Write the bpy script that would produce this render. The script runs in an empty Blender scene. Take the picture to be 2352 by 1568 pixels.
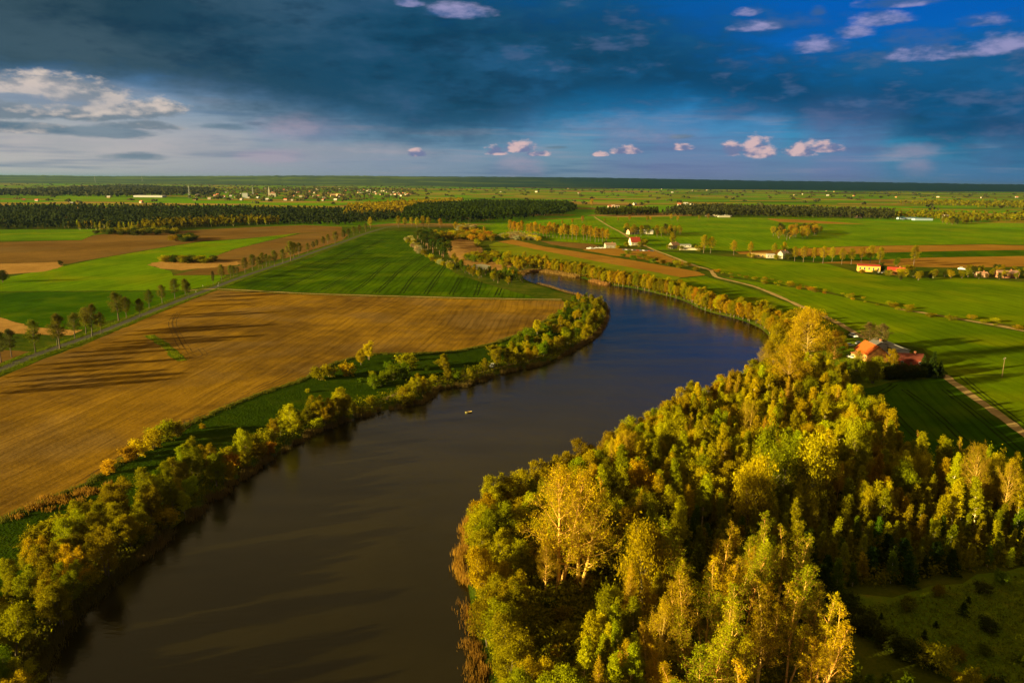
import bpy, math, random
import numpy as np
from mathutils import Vector, Matrix, geometry

# ------------------------------------------------------------------ camera, sky, sun, exposure
scene = bpy.context.scene
col = scene.collection
EXPOSURE = 2.0
CAM_H = 80.0
PITCH = math.radians(12.24)
ROLL = math.radians(0.51)
LENS = 26.0
SUN_EL = math.radians(10.5)
SUN_AZ = math.radians(-113.0)          # measured from +Y towards +X

CF = np.array([0, math.cos(PITCH), -math.sin(PITCH)])
U0 = np.array([0, math.sin(PITCH), math.cos(PITCH)])
R0 = np.array([1.0, 0, 0])
CR = math.cos(ROLL) * R0 + math.sin(ROLL) * U0
CU = -math.sin(ROLL) * R0 + math.cos(ROLL) * U0
cam_d = bpy.data.cameras.new('camera')
cam = bpy.data.objects.new('camera', cam_d)
col.objects.link(cam)
cam_d.lens = LENS
cam_d.sensor_width = 36.0
cam_d.clip_start = 1.0
cam_d.clip_end = 200000.0
M = Matrix.Identity(4)
for i in range(3):
    M[i][0] = CR[i]; M[i][1] = CU[i]; M[i][2] = -CF[i]
M[2][3] = CAM_H
cam.matrix_world = M
scene.camera = cam

scene.render.engine = 'CYCLES'
scene.cycles.use_denoising = True
scene.cycles.max_bounces = 4
scene.cycles.diffuse_bounces = 3
scene.cycles.glossy_bounces = 2
scene.cycles.transmission_bounces = 3
scene.cycles.volume_bounces = 0
scene.cycles.caustics_reflective = False
scene.cycles.caustics_refractive = False
vs = scene.view_settings
vs.view_transform = 'Standard'
vs.look = 'None'
vs.gamma = 1.0
vs.use_curve_mapping = False
vs.exposure = EXPOSURE

FPX = LENS / 36.0 * 2352.0            # the survey grid used below is 2352 x 1568


def ray(x, y):
    return CF + (x - 1176.0) / FPX * CR + (784.0 - y) / FPX * CU


def G(x, y, z=0.0):
    """ground point seen at a spot of the photograph"""
    d = ray(x, y)
    t = (z - CAM_H) / d[2]
    return np.array([d[0] * t, d[1] * t])


def azel(x, y):
    d = ray(x, y)
    return math.atan2(d[0], d[1]), d[2] / math.hypot(d[0], d[1])


# ---- tiny node helpers
class NT:
    def __init__(self, tree):
        self.t = tree
        self.n = tree.nodes
        self.l = tree.links

    def put(self, sock, v):
        if isinstance(v, bpy.types.NodeSocket):
            self.l.new(v, sock)
        elif v is not None:
            if sock.type == 'RGBA' and len(v) == 3:
                v = (*v, 1)
            sock.default_value = v

    def m(self, op, a, b=None, c=None, clamp=False):
        n = self.n.new('ShaderNodeMath'); n.operation = op; n.use_clamp = clamp
        for i, v in enumerate((a, b, c)):
            if v is not None:
                self.put(n.inputs[i], v)
        return n.outputs[0]

    def vm(self, op, a, b=None):
        n = self.n.new('ShaderNodeVectorMath'); n.operation = op
        self.put(n.inputs[0], a)
        if b is not None:
            self.put(n.inputs[3 if op == 'SCALE' else 1], b)
        return n.outputs[0]

    def noise(self, vec, scale, detail=3, rough=0.5, dist=0.0, color=False):
        n = self.n.new('ShaderNodeTexNoise')
        n.inputs['Scale'].default_value = scale
        n.inputs['Detail'].default_value = detail
        n.inputs['Roughness'].default_value = rough
        n.inputs['Distortion'].default_value = dist
        if vec is not None:
            self.l.new(vec, n.inputs['Vector'])
        return n.outputs['Color' if color else 'Fac']

    def mr(self, v, a, b, c=0.0, d=1.0, smooth=True):
        n = self.n.new('ShaderNodeMapRange')
        n.interpolation_type = 'SMOOTHSTEP' if smooth else 'LINEAR'
        n.clamp = True
        for i, q in enumerate((v, a, b, c, d)):
            self.put(n.inputs[i], q)
        return n.outputs[0]

    def mix(self, f, a, b, mode='MIX'):
        n = self.n.new('ShaderNodeMix'); n.data_type = 'RGBA'; n.blend_type = mode
        self.put(n.inputs[0], f); self.put(n.inputs[6], a); self.put(n.inputs[7], b)
        return n.outputs[2]

    def ramp(self, f, stops):
        n = self.n.new('ShaderNodeValToRGB')
        e = n.color_ramp.elements
        while len(e) < len(stops):
            e.new(0.5)
        for q, (p, c) in zip(e, stops):
            q.position = p; q.color = (*c, 1)
        self.put(n.inputs[0], f)
        return n.outputs[0]

    def curve(self, f, pts):
        n = self.n.new('ShaderNodeFloatCurve')
        c = n.mapping.curves[0]
        while len(c.points) < len(pts):
            c.points.new(0.5, 0.5)
        for q, p in zip(c.points, pts):
            q.location = p; q.handle_type = 'AUTO_CLAMPED'
        n.mapping.use_clip = False
        n.mapping.update()
        self.put(n.inputs['Value'], f)
        return n.outputs[0]

    def xyz(self, v):
        n = self.n.new('ShaderNodeSeparateXYZ'); self.l.new(v, n.inputs[0])
        return n.outputs

    def comb(self, x, y, z):
        n = self.n.new('ShaderNodeCombineXYZ')
        for i, v in enumerate((x, y, z)):
            self.put(n.inputs[i], v)
        return n.outputs[0]


def lin(r, g, b):
    f = lambda c: (c / 255 / 12.92) if c <= 10 else ((c / 255 + 0.055) / 1.055) ** 2.4
    return (f(r), f(g), f(b))


world = bpy.data.worlds.new('World')
scene.world = world
world.use_nodes = True
SKY_STRENGTH = 0.1
world.cycles.sampling_method = 'NONE'


def build_world():
    t = NT(world.node_tree)
    t.n.clear()
    out = t.n.new('ShaderNodeOutputWorld')
    bg = t.n.new('ShaderNodeBackground')
    bg.inputs['Strength'].default_value = SKY_STRENGTH
    t.l.new(bg.outputs[0], out.inputs[0])
    K = 1.0 / (SKY_STRENGTH * 2 ** EXPOSURE)

    def C(r, g, b):
        return tuple(v * K for v in lin(r, g, b))

    sky = t.n.new('ShaderNodeTexSky')
    sky.sky_type = 'NISHITA'
    sky.sun_disc = False
    sky.sun_elevation = SUN_EL
    sky.sun_rotation = SUN_AZ % (2 * math.pi)
    sky.altitude = 100
    sky.air_density = 1.0
    sky.dust_density = 0.4
    sky.ozone_density = 3.0
    tc = t.n.new('ShaderNodeTexCoord')
    d = tc.outputs['Generated']
    x, y, z = t.xyz(d)
    az = t.m('ARCTAN2', x, y)
    hyp = t.m('SQRT', t.m('ADD', t.m('MULTIPLY', x, x), t.m('MULTIPLY', y, y)))
    el = t.m('DIVIDE', z, t.m('MAXIMUM', hyp, 0.05))
    A = t.mr(az, -1.0, 1.0, 0.0, 1.0, smooth=False)

    # clear air: the Nishita sky, deepened like polarised blue
    tint = t.mix(1.0, sky.outputs[0], (0.02, 0.36, 0.66), 'MULTIPLY')
    clear = t.mix(t.mr(el, 0.04, 0.20), t.mix(0.6, tint, C(16, 88, 132)), t.mix(t.mr(az, 0.05, 0.4), C(8, 82, 138), C(2, 92, 180)))
    # pale moist air low down, brighter towards the sun's side
    veil_c = t.mix(t.mr(az, -0.65, -0.05), C(184, 180, 178), C(128, 146, 168))
    veil_c = t.mix(t.mr(az, 0.0, 0.65), veil_c, C(64, 110, 156))
    wob = t.noise(t.comb(t.m('MULTIPLY', az, 3.0), t.m('MULTIPLY', el, 14.0), 3.1), 1.0, 3, 0.6)
    vtop = t.m('SUBTRACT', 0.155, t.m('MULTIPLY', t.mr(az, -0.4, 0.2), 0.05))
    veil_f = t.mr(t.m('ADD', el, t.m('MULTIPLY', t.m('SUBTRACT', wob, 0.5), 0.09)), t.m('SUBTRACT', vtop, 0.13), vtop, 1.0, 0.0)
    c = t.mix(veil_f, clear, veil_c)
    # thin streaks: some blue-grey, some pinkish
    stre = t.noise(t.comb(t.m('MULTIPLY', az, 5.0), t.m('MULTIPLY', el, 70.0), 7.7), 1.0, 3, 0.6)
    low = t.mr(el, 0.14, 0.05)
    c = t.mix(t.m('MULTIPLY', t.m('MULTIPLY', t.mr(stre, 0.48, 0.70), low), 0.55), c, C(58, 100, 140))
    c = t.mix(t.m('MULTIPLY', t.m('MULTIPLY', t.mr(stre, 0.46, 0.30), low), 0.40), c, C(158, 156, 172))

    # warped lookup shared by the cloud masses
    P = t.comb(t.m('MULTIPLY', az, 3.0), t.m('MULTIPLY', el, 8.5), 0.0)
    w1 = t.noise(P, 1.4, 5, 0.62)
    w2 = t.noise(t.vm('ADD', P, (11.3, 4.1, 2.0)), 4.2, 4, 0.62)
    nz = t.m('ADD', t.m('MULTIPLY', t.m('SUBTRACT', w1, 0.5), 0.6), t.m('MULTIPLY', t.m('SUBTRACT', w2, 0.5), 0.5))

    # storm deck between a lower and an upper edge that wander with azimuth
    def edge(pxs):
        pts = [azel(px, py) for px, py in pxs]
        return [((a + 1.0) / 2.0, e * 2.0) for a, e in pts]
    lo = edge([(0, 172), (250, 182), (420, 216), (600, 256), (850, 300), (1000, 322), (1130, 318), (1260, 275),
               (1420, 250), (1580, 255), (1700, 275), (1850, 300), (2050, 335), (2352, 360)])
    up = edge([(0, -500), (500, -450), (800, -250), (950, -60), (1150, -10), (1400, 20), (1600, 70), (1850, 130), (2100, 150), (2352, 110)])
    lo = [(0.0, lo[0][1])] + lo + [(1.0, lo[-1][1])]
    up = [(0.0, up[0][1])] + up + [(1.0, up[-1][1])]
    elo = t.m('MULTIPLY', t.curve(A, lo), 0.5)
    eup = t.m('MULTIPLY', t.curve(A, up), 0.5)
    d_lo = t.m('ADD', t.m('SUBTRACT', el, elo), t.m('MULTIPLY', nz, 0.13))
    d_up = t.m('SUBTRACT', t.m('ADD', eup, t.m('MULTIPLY', nz, 0.26)), el)
    storm = t.m('MULTIPLY', t.mr(d_lo, -0.030, 0.034), t.mr(d_up, -0.05, 0.035))
    sc = t.mix(t.mr(az, -0.62, -0.12), C(36, 62, 72), C(20, 70, 98))
    sc = t.mix(t.mr(az, -0.1, 0.45), sc, C(6, 66, 106))
    # lighter billows and darker hollows
    sc = t.mix(t.m('MULTIPLY', t.mr(w1, 0.40, 0.66), 0.62), sc, t.mix(t.mr(az, -0.5, 0.2), C(70, 94, 106), C(28, 100, 150)))
    sc = t.mix(t.m('MULTIPLY', t.mr(w2, 0.52, 0.30), 0.55), sc, C(10, 44, 66))
    sc = t.mix(t.m('MULTIPLY', t.m('MULTIPLY', t.mr(w2, 0.52, 0.70), t.mr(az, -0.3, 0.1)), 0.55), sc, C(84, 104, 142))
    c = t.mix(t.m('MULTIPLY', storm, 0.94), c, sc)

    # rain curtains below the deck
    rain = t.noise(t.comb(t.m('MULTIPLY', az, 8.0), t.m('MULTIPLY', el, 4.0), 0.4), 1.0, 2, 0.5)
    rm = t.m('MULTIPLY', t.m('MULTIPLY', t.mr(az, -0.35, 0.1), t.mr(el, 0.115, 0.03)), t.mr(rain, 0.42, 0.66))
    c = t.mix(t.m('MULTIPLY', rm, 0.5), c, C(118, 120, 168))

    # cumulus heaps: each has its own place and size in the sky
    def heaps(c, blobs, kx, ky, seed, lit, shade, amt, rag=1.5, soft=0.34, base=0.35, ybase=352, up_k=18.0):
        n0 = t.noise(t.comb(t.m('MULTIPLY', az, kx), t.m('MULTIPLY', el, ky), seed), 1.0, 5, 0.64)
        n1 = t.noise(t.comb(t.m('MULTIPLY_ADD', az, kx, -0.35), t.m('MULTIPLY_ADD', el, ky, 0.35), seed), 1.0, 2, 0.6)
        best = None
        for (x0, y0, wx, wy) in blobs:
            a0, e0 = azel(x0, y0)
            da = t.m('MULTIPLY_ADD', az, FPX / wx, -a0 * FPX / wx)
            de = t.m('MULTIPLY_ADD', el, FPX / wy, -e0 * FPX / wy)
            dv = t.m('MAXIMUM', de, t.m('MULTIPLY', de, -1.0 / base))
            r2 = t.m('MULTIPLY_ADD', da, da, t.m('MULTIPLY', dv, dv))
            best = r2 if best is None else t.m('MINIMUM', best, r2)
        eb = azel(1176, ybase)[1]
        dens = t.m('MULTIPLY_ADD', t.m('SUBTRACT', n0, 0.5), rag, t.m('SUBTRACT', 1.0, t.m('POWER', best, 0.62)))
        f = t.mr(dens, 0.12, 0.12 + soft)
        hgt = t.m('MULTIPLY_ADD', el, up_k, -eb * up_k)
        sh = t.mr(t.m('MULTIPLY_ADD', t.m('SUBTRACT', n0, n1), 2.4, hgt), -0.25, 0.42)
        return t.mix(t.m('MULTIPLY', f, amt), c, t.mix(sh, shade, lit))
    c = heaps(c, [(40, 262, 150, 34), (200, 218, 120, 44), (170, 268, 110, 30), (250, 262, 90, 36), (360, 256, 90, 40), (60, 200, 140, 34), (60, 296, 170, 20), (330, 292, 120, 18)], 20.0, 46.0, 2.3, C(222, 204, 190), C(110, 126, 140), 0.88, 2.0, 0.5, 0.5, 280, 7.0)
    c = heaps(c, [(90, 330, 330, 60), (420, 335, 260, 48), (150, 235, 280, 60), (760, 345, 260, 40)], 5.0, 16.0, 12.7, C(190, 180, 182), C(146, 152, 164), 0.55, 1.2, 1.0, 0.8, 330, 1.0)
    c = heaps(c, [(200, 302, 190, 20), (60, 292, 120, 16), (520, 292, 120, 12), (300, 360, 100, 12), (590, 285, 40, 9), (1570, 314, 40, 9), (1275, 339, 40, 6)], 12.0, 50.0, 4.4, C(104, 128, 146), C(70, 106, 130), 0.75, 2.4, 0.7, 0.8, 320, 0.0)
    c = heaps(c, [(700, 300, 200, 40), (620, 360, 120, 24), (1190, 385, 70, 50), (2090, 352, 90, 26), (2110, 390, 50, 40), (1440, 300, 200, 50)], 9.0, 24.0, 8.8, C(176, 156, 176), C(124, 132, 162), 0.45, 1.5, 0.9, 0.8, 352, 2.0)
    c = heaps(c, [(956, 356, 26, 16), (1140, 352, 36, 20), (1190, 345, 50, 26), (1235, 356, 40, 14), (1376, 357, 22, 13), (1440, 350, 40, 18), (1570, 342, 34, 16), 
                  (1686, 352, 34, 36), (1735, 352, 52, 46), (1838, 352, 46, 34), (1890, 346, 50, 22)], 34.0, 70.0, 5.2, C(224, 188, 186), C(112, 122, 160), 0.88, 1.8, 0.5, 0.3, 354, 16.0)
    c = heaps(c, [(940, 10, 40, 16), (1050, 30, 90, 30), (1715, 32, 40, 16), (1730, 64, 60, 20), (1880, 30, 24, 18), (1880, 110, 70, 30), (1960, 78, 50, 26), (2020, 50, 70, 26), (2070, 8, 90, 22), (2120, 128, 120, 30),
                  (2260, 52, 70, 26), (2300, 110, 90, 40)], 13.0, 34.0, 9.4, C(160, 156, 200), C(56, 96, 150), 0.8, 2.1, 0.7, 0.45, 100, 0.5)
    # the unseen deck overhead: warm grey, brightened to fill the shadows
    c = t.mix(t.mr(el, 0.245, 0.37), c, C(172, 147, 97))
    # below the horizon: plain dim ground light
    c = t.mix(t.mr(el, 0.0, -0.03), c, C(60, 70, 50))
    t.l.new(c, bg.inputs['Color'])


build_world()

sun_d = bpy.data.lights.new('sun', 'SUN')
sun = bpy.data.objects.new('sun', sun_d)
col.objects.link(sun)
sun_d.energy = 5.0
sun_d.angle = math.radians(0.53)
sun_d.color = (1.0, 0.80, 0.34)
sdir = Vector((math.sin(SUN_AZ) * math.cos(SUN_EL), math.cos(SUN_AZ) * math.cos(SUN_EL), math.sin(SUN_EL)))
sun.rotation_euler = sdir.to_track_quat('Z', 'Y').to_euler()
sun.location = sdir * 500

# ------------------------------------------------------------------ general helpers
rng = np.random.default_rng(11)
random.seed(11)


def tag(o, label=None, cat=None, group=None, kind=None):
    if label: o['label'] = label
    if cat: o['category'] = cat
    if group: o['group'] = group
    if kind: o['kind'] = kind
    return o


def link(name, data, parent=None):
    o = bpy.data.objects.new(name, data)
    col.objects.link(o)
    if parent is not None:
        o.parent = parent
    return o


def mesh(name, verts, faces, mats=(), midx=None, rnd=None, smooth=False):
    """verts (n,3) array, faces list of lists or (k,m) array"""
    me = bpy.data.meshes.new(name)
    verts = np.asarray(verts, dtype=np.float32)
    if isinstance(faces, np.ndarray):
        k, m_ = faces.shape
        me.vertices.add(len(verts)); me.vertices.foreach_set('co', verts.ravel())
        me.loops.add(k * m_); me.loops.foreach_set('vertex_index', faces.astype(np.int32).ravel())
        me.polygons.add(k)
        me.polygons.foreach_set('loop_start', np.arange(0, k * m_, m_, dtype=np.int32))
        me.polygons.foreach_set('loop_total', np.full(k, m_, dtype=np.int32))
        me.update(calc_edges=True)
    else:
        me.from_pydata([tuple(map(float, v)) for v in verts], [], [tuple(map(int, f)) for f in faces])
        me.update()
    for q in mats:
        me.materials.append(q)
    if midx is not None:
        me.polygons.foreach_set('material_index', np.asarray(midx, dtype=np.int32))
    if rnd is not None:
        a = me.attributes.new('rnd', 'FLOAT', 'FACE')
        a.data.foreach_set('value', np.asarray(rnd, dtype=np.float32))
    if smooth:
        me.polygons.foreach_set('use_smooth', np.ones(len(me.polygons), dtype=bool))
    return me


class MB:
    """collects boxes / prisms into one mesh"""
    def __init__(self):
        self.v = []; self.f = []

    def quad(self, *p):
        n = len(self.v); self.v += [tuple(q) for q in p]; self.f.append(tuple(range(n, n + len(p))))
        return self

    def box(self, x0, x1, y0, y1, z0, z1):
        n = len(self.v)
        self.v += [(x0, y0, z0), (x1, y0, z0), (x1, y1, z0), (x0, y1, z0), (x0, y0, z1), (x1, y0, z1), (x1, y1, z1), (x0, y1, z1)]
        for q in ((0, 3, 2, 1), (4, 5, 6, 7), (0, 1, 5, 4), (1, 2, 6, 5), (2, 3, 7, 6), (3, 0, 4, 7)):
            self.f.append(tuple(n + i for i in q))
        return self

    def prism(self, prof, y0, y1):
        """closed profile in xz pushed along y"""
        n = len(self.v); k = len(prof)
        self.v += [(p[0], y0, p[1]) for p in prof] + [(p[0], y1, p[1]) for p in prof]
        for i in range(k):
            j = (i + 1) % k
            self.f.append((n + i, n + j, n + k + j, n + k + i))
        self.f.append(tuple(n + i for i in range(k))[::-1]); self.f.append(tuple(n + k + i for i in range(k)))
        return self

    def cyl(self, c, axis, r, h, k=12):
        n = len(self.v); c = np.array(c, float); a = np.array(axis, float); a /= np.linalg.norm(a)
        u = np.cross(a, (0, 0, 1) if abs(a[2]) < .9 else (1, 0, 0)); u /= np.linalg.norm(u); w = np.cross(a, u)
        for s in (-h / 2, h / 2):
            for i in range(k):
                an = 2 * math.pi * i / k
                self.v.append(tuple(c + a * s + r * (math.cos(an) * u + math.sin(an) * w)))
        for i in range(k):
            j = (i + 1) % k
            self.f.append((n + i, n + j, n + k + j, n + k + i))
        self.f.append(tuple(n + i for i in range(k))[::-1]); self.f.append(tuple(n + k + i for i in range(k)))
        return self

    def data(self, name, mat, smooth=False):
        return mesh(name, self.v, self.f, [mat], smooth=smooth)

    def build(self, name, mat, parent=None, smooth=False):
        return link(name, self.data(name, mat, smooth), parent)


def polyw(pts, z=0.0):
    return np.array([G(x, y, z) for x, y in pts])


def inside(poly, p):
    """vectorised point in polygon, p (n,2)"""
    x, y = p[:, 0], p[:, 1]
    res = np.zeros(len(p), bool)
    n = len(poly)
    for i in range(n):
        x1, y1 = poly[i]; x2, y2 = poly[(i + 1) % n]
        c = ((y1 > y) != (y2 > y))
        with np.errstate(divide='ignore', invalid='ignore'):
            xi = (x2 - x1) * (y - y1) / (y2 - y1 + 1e-12) + x1
        res ^= c & (x < xi)
    return res


def seg_dist(poly, p, closed=True):
    best = np.full(len(p), 1e18)
    n = len(poly)
    for i in range(n if closed else n - 1):
        a = poly[i]; b = poly[(i + 1) % n]
        ab = b - a; L = (ab * ab).sum() + 1e-12
        t_ = np.clip(((p - a) @ ab) / L, 0, 1)
        q = a + t_[:, None] * ab
        best = np.minimum(best, ((p - q) ** 2).sum(1))
    return np.sqrt(best)


def smooth_line(pts, n_per=6, closed=False):
    """Catmull-Rom through 2D points"""
    P = np.asarray(pts, float); out = []
    n = len(P)
    rngi = range(n if closed else n - 1)
    for i in rngi:
        if closed:
            p0, p1, p2, p3 = P[(i - 1) % n], P[i], P[(i + 1) % n], P[(i + 2) % n]
        else:
            p0, p1, p2, p3 = P[max(i - 1, 0)], P[i], P[i + 1], P[min(i + 2, n - 1)]
        for k in range(n_per):
            s = k / n_per
            out.append(0.5 * ((2 * p1) + (-p0 + p2) * s + (2 * p0 - 5 * p1 + 4 * p2 - p3) * s ** 2 + (-p0 + 3 * p1 - 3 * p2 + p3) * s ** 3))
    if not closed:
        out.append(P[-1])
    return np.array(out)


def resample(line, step):
    seg = np.sqrt((np.diff(line, axis=0) ** 2).sum(1))
    s = np.concatenate([[0], np.cumsum(seg)])
    m_ = max(2, int(s[-1] / step) + 1)
    q = np.linspace(0, s[-1], m_)
    return np.stack([np.interp(q, s, line[:, 0]), np.interp(q, s, line[:, 1])], 1)


def poisson(poly, dist, n_try=4000, avoid=None, rg=rng):
    lo, hi = poly.min(0), poly.max(0)
    cand = rg.uniform(lo, hi, (n_try, 2))
    cand = cand[inside(poly, cand)]
    if avoid is not None:
        cand = cand[~avoid(cand)]
    keep = []; cells = {}
    for p in cand:
        d_ = dist(p) if callable(dist) else dist
        k = (int(p[0] // 4), int(p[1] // 4)); r = int(d_ // 4) + 1; ok = True
        for i in range(k[0] - r, k[0] + r + 1):
            for j in range(k[1] - r, k[1] + r + 1):
                for q in cells.get((i, j), ()):
                    if (p[0] - q[0]) ** 2 + (p[1] - q[1]) ** 2 < d_ * d_:
                        ok = False; break
                if not ok: break
            if not ok: break
        if ok:
            keep.append(p); cells.setdefault(k, []).append(p)
    return np.array(keep).reshape(-1, 2)


# ------------------------------------------------------------------ materials
def new_mat(name):
    m_ = bpy.data.materials.new(name); m_.use_nodes = True
    t = NT(m_.node_tree)
    b = t.n['Principled BSDF']
    b.inputs['Specular IOR Level'].default_value = 0.0
    b.inputs['Roughness'].default_value = 0.9
    return m_, t, b


def bump(t, b, h, strength, dist):
    n = t.n.new('ShaderNodeBump')
    n.inputs['Strength'].default_value = strength
    n.inputs['Distance'].default_value = dist
    t.l.new(h, n.inputs['Height'])
    t.l.new(n.outputs[0], b.inputs['Normal'])


def wpos(t):
    return t.n.new('ShaderNodeNewGeometry').outputs['Position']


def field_mat(name, c1, c2, c3=None, ang=0.0, row=3.0, rows=0.35, patch=70.0, bump_d=0.25, fine=1.2, lines=0.0, line_row=24.0, warp=1.0):
    """crop or soil: broad patches, drill rows along ang, fine clods"""
    m_, t, b = new_mat(name)
    p = wpos(t)
    ca, sa = math.cos(ang), math.sin(ang)
    x, y, z = t.xyz(p)
    u = t.m('ADD', t.m('MULTIPLY', x, ca), t.m('MULTIPLY', y, sa))
    v = t.m('SUBTRACT', t.m('MULTIPLY', y, ca), t.m('MULTIPLY', x, sa))
    big = t.noise(p, 1.0 / patch, 3, 0.6)
    mid = t.noise(p, 1.0 / 9.0, 2, 0.6)
    fin = t.noise(p, 1.0 / fine, 2, 0.7)
    f = t.mr(t.m('ADD', t.m('MULTIPLY', big, 0.75), t.m('MULTIPLY', mid, 0.25)), 0.36, 0.64)
    c = t.mix(f, c1, c2)
    if c3 is not None:
        big2 = t.noise(t.vm('ADD', p, (310.0, 120.0, 0.0)), 1.7 / patch, 2, 0.6)
        c = t.mix(t.m('MULTIPLY', t.mr(big2, 0.48, 0.68), 0.7), c, c3)
    # drill rows, broken up along their length
    wv = t.m('ADD', v, t.m('MULTIPLY', t.noise(p, 1 / 60.0, 1), 9.0 * warp))
    rn = t.noise(t.comb(t.m('MULTIPLY', u, 0.02), t.m('MULTIPLY', wv, 1.0 / row), 0.0), 1.0, 2, 0.65)
    rn2 = t.noise(t.comb(t.m('MULTIPLY', u, 0.006), t.m('MULTIPLY', wv, 0.22 / row), 4.0), 1.0, 1, 0.5)
    rr = t.m('ADD', t.m('MULTIPLY', t.m('SUBTRACT', rn, 0.5), 2.4), t.m('MULTIPLY', t.m('SUBTRACT', rn2, 0.5), 1.6))
    amp = t.m('MULTIPLY', rr, rows)
    if lines:
        tri = t.m('ABSOLUTE', t.m('SUBTRACT', t.m('FRACT', t.m('MULTIPLY', wv, 1.0 / line_row)), 0.5))
        cut = t.m('MULTIPLY', t.mr(tri, 0.30, 0.48), t.mr(rn2, 0.25, 0.6, 0.35, 1.0))
        amp = t.m('SUBTRACT', amp, t.m('MULTIPLY', cut, lines))
    amp = t.m('ADD', amp, t.m('MULTIPLY', t.m('SUBTRACT', fin, 0.5), 0.55))
    c = t.mix(1.0, c, t.comb(t.m('ADD', 1.0, amp), t.m('ADD', 1.0, amp), t.m('ADD', 1.0, amp)), 'MULTIPLY')
    t.put(b.inputs['Base Color'], c)
    h = t.m('ADD', t.m('MULTIPLY', fin, 0.6), t.m('MULTIPLY', rn, 0.9 * min(1.0, rows * 3)))
    h = t.m('ADD', h, t.m('MULTIPLY', mid, 0.8))
    h = t.m('ADD', h, t.m('MULTIPLY', big, 7.0))
    bump(t, b, h, 0.7, bump_d)
    return m_


def rough_mat(name, cols, scales=(40.0, 6.0, 0.9), bump_d=0.4):
    m_, t, b = new_mat(name)
    p = wpos(t)
    a = t.noise(p, 1 / scales[0], 3, 0.6); q = t.noise(p, 1 / scales[1], 3, 0.65); s = t.noise(p, 1 / scales[2], 1, 0.7)
    f = t.m('ADD', t.m('ADD', t.m('MULTIPLY', a, 0.45), t.m('MULTIPLY', q, 0.35)), t.m('MULTIPLY', s, 0.2))
    k = len(cols)
    c = t.ramp(t.mr(f, 0.33, 0.67, smooth=False), [(i / max(1, k - 1), cc) for i, cc in enumerate(cols)])
    t.put(b.inputs['Base Color'], c)
    bump(t, b, t.m('ADD', q, t.m('MULTIPLY', s, 0.6)), 0.8, bump_d)
    return m_


def plain_mat(name, c, rough=0.8, var=0.25, scale=2.0, spec=0.2, use_obj=False):
    m_, t, b = new_mat(name)
    tc = t.n.new('ShaderNodeTexCoord').outputs['Object']
    n = t.noise(tc, scale, 4, 0.6)
    if use_obj:
        oi = t.n.new('ShaderNodeObjectInfo'); base = oi.outputs['Color']
    else:
        base = c
    f = t.m('ADD', 1.0 - var / 2, t.m('MULTIPLY', n, var))
    t.put(b.inputs['Base Color'], t.mix(1.0, base, t.comb(f, f, f), 'MULTIPLY'))
    b.inputs['Roughness'].default_value = rough
    b.inputs['Specular IOR Level'].default_value = spec
    return m_


def leaf_mat():
    m_ = bpy.data.materials.new('leaf'); m_.use_nodes = True
    t = NT(m_.node_tree); t.n.clear()
    out = t.n.new('ShaderNodeOutputMaterial')
    oi = t.n.new('ShaderNodeObjectInfo')
    at = t.n.new('ShaderNodeAttribute'); at.attribute_name = 'rnd'
    f = at.outputs['Fac']
    br = t.mr(f, 0.0, 1.0, 0.55, 1.45, smooth=False)
    c = t.mix(1.0, oi.outputs['Color'], t.comb(br, br, br), 'MULTIPLY')
    hs = t.n.new('ShaderNodeHueSaturation')
    t.put(hs.inputs['Hue'], t.mr(oi.outputs['Random'], 0, 1, 0.490, 0.512, smooth=False))
    t.put(hs.inputs['Value'], t.mr(t.m('FRACT', t.m('MULTIPLY', oi.outputs['Random'], 7.31)), 0, 1, 0.75, 1.25, smooth=False))
    t.l.new(c, hs.inputs['Color'])
    d1 = t.n.new('ShaderNodeBsdfDiffuse'); d2 = t.n.new('ShaderNodeBsdfTranslucent')
    t.l.new(hs.outputs[0], d1.inputs[0]); t.l.new(hs.outputs[0], d2.inputs[0])
    mx = t.n.new('ShaderNodeMixShader'); mx.inputs[0].default_value = 0.5
    t.l.new(d1.outputs[0], mx.inputs[1]); t.l.new(d2.outputs[0], mx.inputs[2])
    t.l.new(mx.outputs[0], out.inputs[0])
    return m_


LEAF = leaf_mat()
BARK = plain_mat('bark', (0.10, 0.065, 0.035), 0.95, 0.6, 3.0, 0.1, use_obj=True)
TWIG = plain_mat('twig', (0.26, 0.145, 0.018), 0.95, 0.4, 3.0, 0.1)
TWIG_D = plain_mat('twig_dark', (0.07, 0.045, 0.02), 0.95, 0.4, 3.0, 0.1)
WALL = plain_mat('plaster', (0.8, 0.75, 0.65), 0.9, 0.25, 0.8, 0.2, use_obj=True)
ROOFM = plain_mat('roof_tile', (0.4, 0.1, 0.05), 0.85, 0.35, 2.5, 0.2, use_obj=True)
GLASS = plain_mat('window_glass', (0.02, 0.025, 0.03), 0.08, 0.1, 1.0, 0.5)
WOODM = plain_mat('weathered_wood', (0.16, 0.10, 0.05), 0.9, 0.5, 4.0, 0.1)
PAINT = plain_mat('car_paint', (0.5, 0.5, 0.5), 0.3, 0.05, 1.0, 0.5, use_obj=True)
RUBBER = plain_mat('rubber', (0.02, 0.02, 0.02), 0.9, 0.2, 4.0, 0.2)
METAL = plain_mat('grey_metal', (0.35, 0.35, 0.36), 0.5, 0.2, 2.0, 0.4)

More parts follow.
